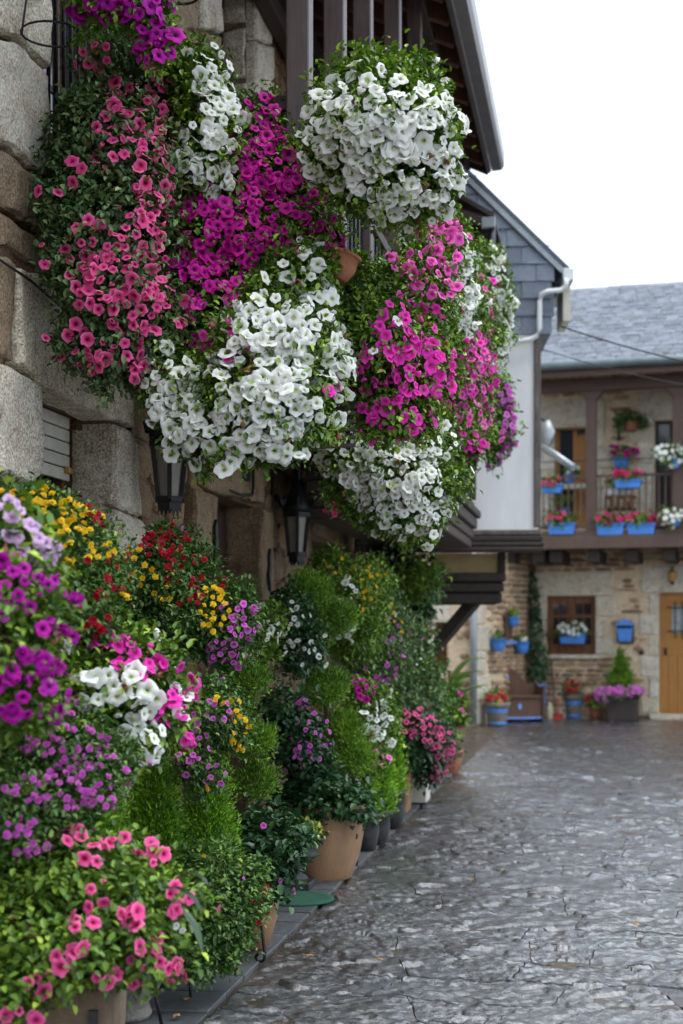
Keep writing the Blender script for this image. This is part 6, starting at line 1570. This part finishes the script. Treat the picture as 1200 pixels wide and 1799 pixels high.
# ivy column with blue pot
bl = [B(936, 1020, 6, 25, 24.8, .06), B(938, 1062, 9, 30, 24.75, .08), B(941, 1110, 11, 34, 24.7, .085), B(945, 1155, 16, 32, 24.6, .089), B(945, 1182, 17, 18, 24.6, .089)]
ic = plant('ivy_plant', 'tall narrow ivy column climbing the corner of the far house', 'ivy', bl, 'lf_dark', seed=123, leaf=.06, wr=.75, mode='trail')
a = P(946, 1232, 24.62); MB().lathe((a.x, a.y, .02), pot_prof(.10, .13, .58), 24).build('pot', M['blue'], ic)
# letter box
lb = thing('letter_box', 'blue letter box with a dark gabled lid on the stone wall', 'letter box', F3.w(f3(1097, 1110)[0], -.1, 1.0))
xa, xb2 = f3(1084, 1110, -.1)[0], f3(1112, 1110, -.1)[0]; z0_, z1_ = f3(1098, 1127, -.1)[1], f3(1098, 1101, -.1)[1]
MB().prism(F3, [(xa + .03, z0_), (xb2 - .03, z0_), (xb2, z1_), (xa, z1_)], -.18, -.04).build('body', M['blue'], lb, .01)
box('back_board', M['bench'], lb, F3, xa - .01, xb2 + .015, -.04, -.015, z0_ - .02, z1_ + .04, .006)
MB().prism(F3, [(xa - .03, z1_ + .02), (xb2 + .03, z1_ + .02), (xb2 + .02, z1_ + .05), ((xa + xb2) / 2, z1_ + .13), (xa - .02, z1_ + .05)], -.22, -.012).build('lid', M['blue'], lb, .006)
box('slot', M['iron'], lb, F3, xa + .01, xb2 - .01, -.186, -.1805, z1_ - .03, z1_ + .008)
# wall lamp
wl_ = thing('wall_lamp', 'small brass wall lamp above the honey-coloured door', 'lamp', F3.w(f3(1181, 1015)[0], -.1, 2.4))
p = F3.w(f3(1181, 1014, -.15)[0], -.15, f3(1181, 1022, -.15)[1])
MB().lathe(tuple(p), [(.03, 0), (.06, .02), (.075, .14), (.08, .15), (.02, .20)], 8).build('shade', M['brass'], wl_)
MB().tube([p + Vector((0, 0, .2)), p + F3.y * .06 + Vector((0, 0, .27)), p + F3.y * .13 + Vector((0, 0, .1))], .012, 6).build('arm', M['iron'], wl_)
MB().lathe((p.x, p.y, p.z - .05), [(.012, 0), (.035, .02), (.03, .05)], 8).build('finial', M['iron'], wl_)
box('door_plate', M['iron'], h3, F3, f3(1122, 1146)[0], f3(1132, 1146)[0], -.045, -.03, f3(1127, 1150)[1], f3(1127, 1143)[1])
# bench with scalloped back
FBN = Frame((P(873, 1268, 23.4).x, 23.5), (1.0, .20))
bn = thing('bench', 'dark brown settle bench with scalloped back and pale blue trim', 'bench', FBN.w(.4, .2, 0))
Lb = .84; zb0 = .0
bk_ = [(0, .02), (Lb, .02), (Lb, .52), (Lb - .06, .62), (Lb - .16, .62), (Lb - .24, .70), (Lb - .32, .80), (.44, .87), (.31, .90), (.18, .84), (.10, .72), (.04, .63), (0, .54)]
MB().prism(FBN, bk_, .40, .44).build('backrest', M['bench'], bn, .01)
box('seat', M['bench'], bn, FBN, .03, Lb - .03, .02, .40, .40, .435, .008)
box('front_panel', M['bench'], bn, FBN, .03, Lb - .03, .05, .075, .07, .398, .006)
for x in (.0, Lb - .03):
    MB().prism(Frame(FBN.w(x, 0, 0), tuple(FBN.y[:2])), [(.0, .0), (.46, .0), (.46, .70), (.40, .68), (.30, .60), (.12, .58), (.02, .62), (-.02, .58), (.0, .45)], -.03, .0).build('side_panel', M['bench'], bn, .006)
sc_ = MB()
n_s = 12; px_ = [(.03 + (Lb - .06) * k / (n_s * 2), .045 + (.022 if k % 2 else 0)) for k in range(n_s * 2 + 1)]
sc_.prism(FBN, [(.03, .085), (.03, .05)] + px_[1:-1] + [(Lb - .03, .05), (Lb - .03, .085)], .035, .048); sc_.build('trim_board', M['blue_light'], bn)
def oval(F, cx, cz, rx, rz, y0, y1): return MB().prism(F, [(cx + rx * math.cos(t), cz + rz * math.sin(t)) for t in [k * math.pi / 8 for k in range(16)]], y0, y1)
oval(FBN, .31, .74, .032, .055, .385, .398).build('medallion', M['blue_light'], bn); oval(FBN, .42, .26, .030, .055, .035, .048).build('medallion', M['blue_light'], bn)
# street pots before the far house
def banded(name, label, px, py0, py1, w, fl, fol, seed):
    Y = FOC * CAM_H / (py1 - HOR); a = P(px, py1, Y); top = CAM_H - (py0 - HOR) / FOC * Y; r = w * Y / FOC / 2
    root = thing(name, label, 'flower pot', (a.x, a.y, 0)); h = top
    MB().lathe((a.x, a.y, .004), [(r * .72, 0), (r * .75, .01), (r * .9, h * .72), (r * .94, h * .78), (r * 1.06, h * .8), (r * 1.08, h * .97), (r * 1.04, h), (r * .9, h), (r * .85, h - .05)], 30).build('pot', M['grey_pot'], root)
    MB().lathe((a.x, a.y, h - .06), [(r * .84, 0), (r * .85, .02), (.02, .03)], 16).build('soil', M['soil'], root)
    for z0_, z1_ in ((.03, .12), (.56, .70)):
        MB().lathe((a.x, a.y, .004), [(r * (.75 + .2 * z0_) * 1.012, h * z0_), (r * (.75 + .2 * z0_) * 1.03, h * z0_ + .005), (r * (.75 + .2 * z1_) * 1.03, h * z1_), (r * (.75 + .2 * z1_) * 1.0, h * z1_ + .004)], 30).build('band', M['blue'], root)
    bls = [B(x, y, c, d, a.y, .16) for x, y, c, d in fol]
    foliage(root, bls, M['lf_pet'], .06, .7, 1.8, 'broad', seed); flowers(root, bls, fl, seed, .8, .1)
banded('flower_pot', 'round pot with blue bands and red blooms beside the settle bench', 873, 1234, 1274, 44, [('p_scarlet', 'but', .12, 878, 1226, 10, 7, 4), ('p_scarlet', 'but', .11, 860, 1228, 6, 5, 2)], [(872, 1225, 20, 11)], 130)
banded('flower_pot', 'round pot with blue bands and tall red geraniums under the window', 1009, 1220, 1261, 37, [('p_scarlet', 'but', .12, 1008, 1205, 16, 9, 8), ('p_scarlet', 'but', .12, 1008, 1195, 5, 5, 2)], [(1008, 1211, 18, 12)], 131)
small_pot('flower_pot', 'small terracotta pot with one red bloom between banded pot and planter', 1047, 1241, 1263, -.20, .11, [('p_scarlet', 'but', .12, 1036, 1225, 5, 6, 2)], [(1045, 1234, 12, 9), (1037, 1228, 7, 7)], 'terra', 132)
Fp = Frame((P(1064, 1264, 24.0).x, 24.0), (1, -.3))
dp = thing('planter', 'dark brown wooden planter with cone topiary and mauve blooms by the door', 'planter', Fp.w(.27, .2, 0))
MB().prism(Fp, [(.03, .005), (.51, .005), (.54, .40), (.0, .40)], 0, .38).build('box', M['dark_planter'], dp, .012)
box('rim', M['dark_planter'], dp, Fp, -.02, .56, -.02, .40, .401, .44, .01)
bls = []
for k in range(5):
    t = k / 4; bls.append(B(1090 + t * 0, 1200 - t * 50, 21 * (1 - .78 * t), 12, 24.1, .2 * (1 - .75 * t)))
foliage(dp, bls, M['lf_con2'], .05, .35, 2.4, 'conifer', 133)
bls = [B(1062, 1218, 17, 13, 23.9, .14), B(1090, 1215, 26, 10, 23.85, .14), B(1117, 1214, 14, 9, 23.8, .12)]
foliage(dp, bls, M['lf_dusty'], .05, .5, 1.2, 'trail', 134, name='trailing_foliage')
flowers(dp, bls, [('p_mauve', 'small', .085, 1063, 1220, 16, 13, 16), ('p_mauve', 'small', .085, 1095, 1214, 28, 8, 18), ('p_mauve', 'small', .085, 1120, 1214, 10, 7, 6)], 135)
# broom, red dustpan, cream bottle
br_ = thing('broom', 'long handled broom leaning against the wall under the window', 'broom', F3.w(f3(977, 1264)[0], -.3, 0))
pa, pb = F3.w(f3(968, 1157, -.06)[0], -.06, f3(968, 1157, -.06)[1]), F3.w(f3(977, 1255, -.3)[0], -.30, .06)
MB().tube([pa, pb], .012, 6).build('handle', M['black_pot'], br_)
MB().bar(pb + Vector((-.12, 0, .0)), pb + Vector((.12, 0, 0)), .05, .06).build('head', M['bench'], br_)
p = F3.w(f3(981, 1262, -.35)[0], -.35, 0)
dpn = thing('dustpan', 'red dustpan on the ground beside the broom', 'dustpan', p)
FD = Frame((p.x, p.y), (1, -.3))
MB().prism(FD, [(-.07, .008), (.07, .008), (.06, .07), (.0, .09), (-.06, .07)], -.02, .0).build('pan_back', M['red_plastic'], dpn, .004)
box('pan_floor', M['red_plastic'], dpn, FD, -.07, .07, -.12, -.02, .006, .016)
MB().tube([FD.w(0, -.01, .085), FD.w(0, .03, .35)], .012, 6).build('handle', M['red_plastic'], dpn)
p = F3.w(f3(966, 1262, -.4)[0], -.42, 0)
bt = thing('bottle', 'cream plastic bottle standing between the bench and the broom', 'bottle', p)
MB().lathe((p.x, p.y, .005), [(.05, 0), (.055, .01), (.055, .17), (.05, .20), (.022, .235), (.022, .25)], 16).build('body', M['cream_plastic'], bt)
MB().lathe((p.x, p.y, .255), [(.026, 0), (.026, .03), (.02, .033)], 12).build('cap', M['white_plastic'], bt)
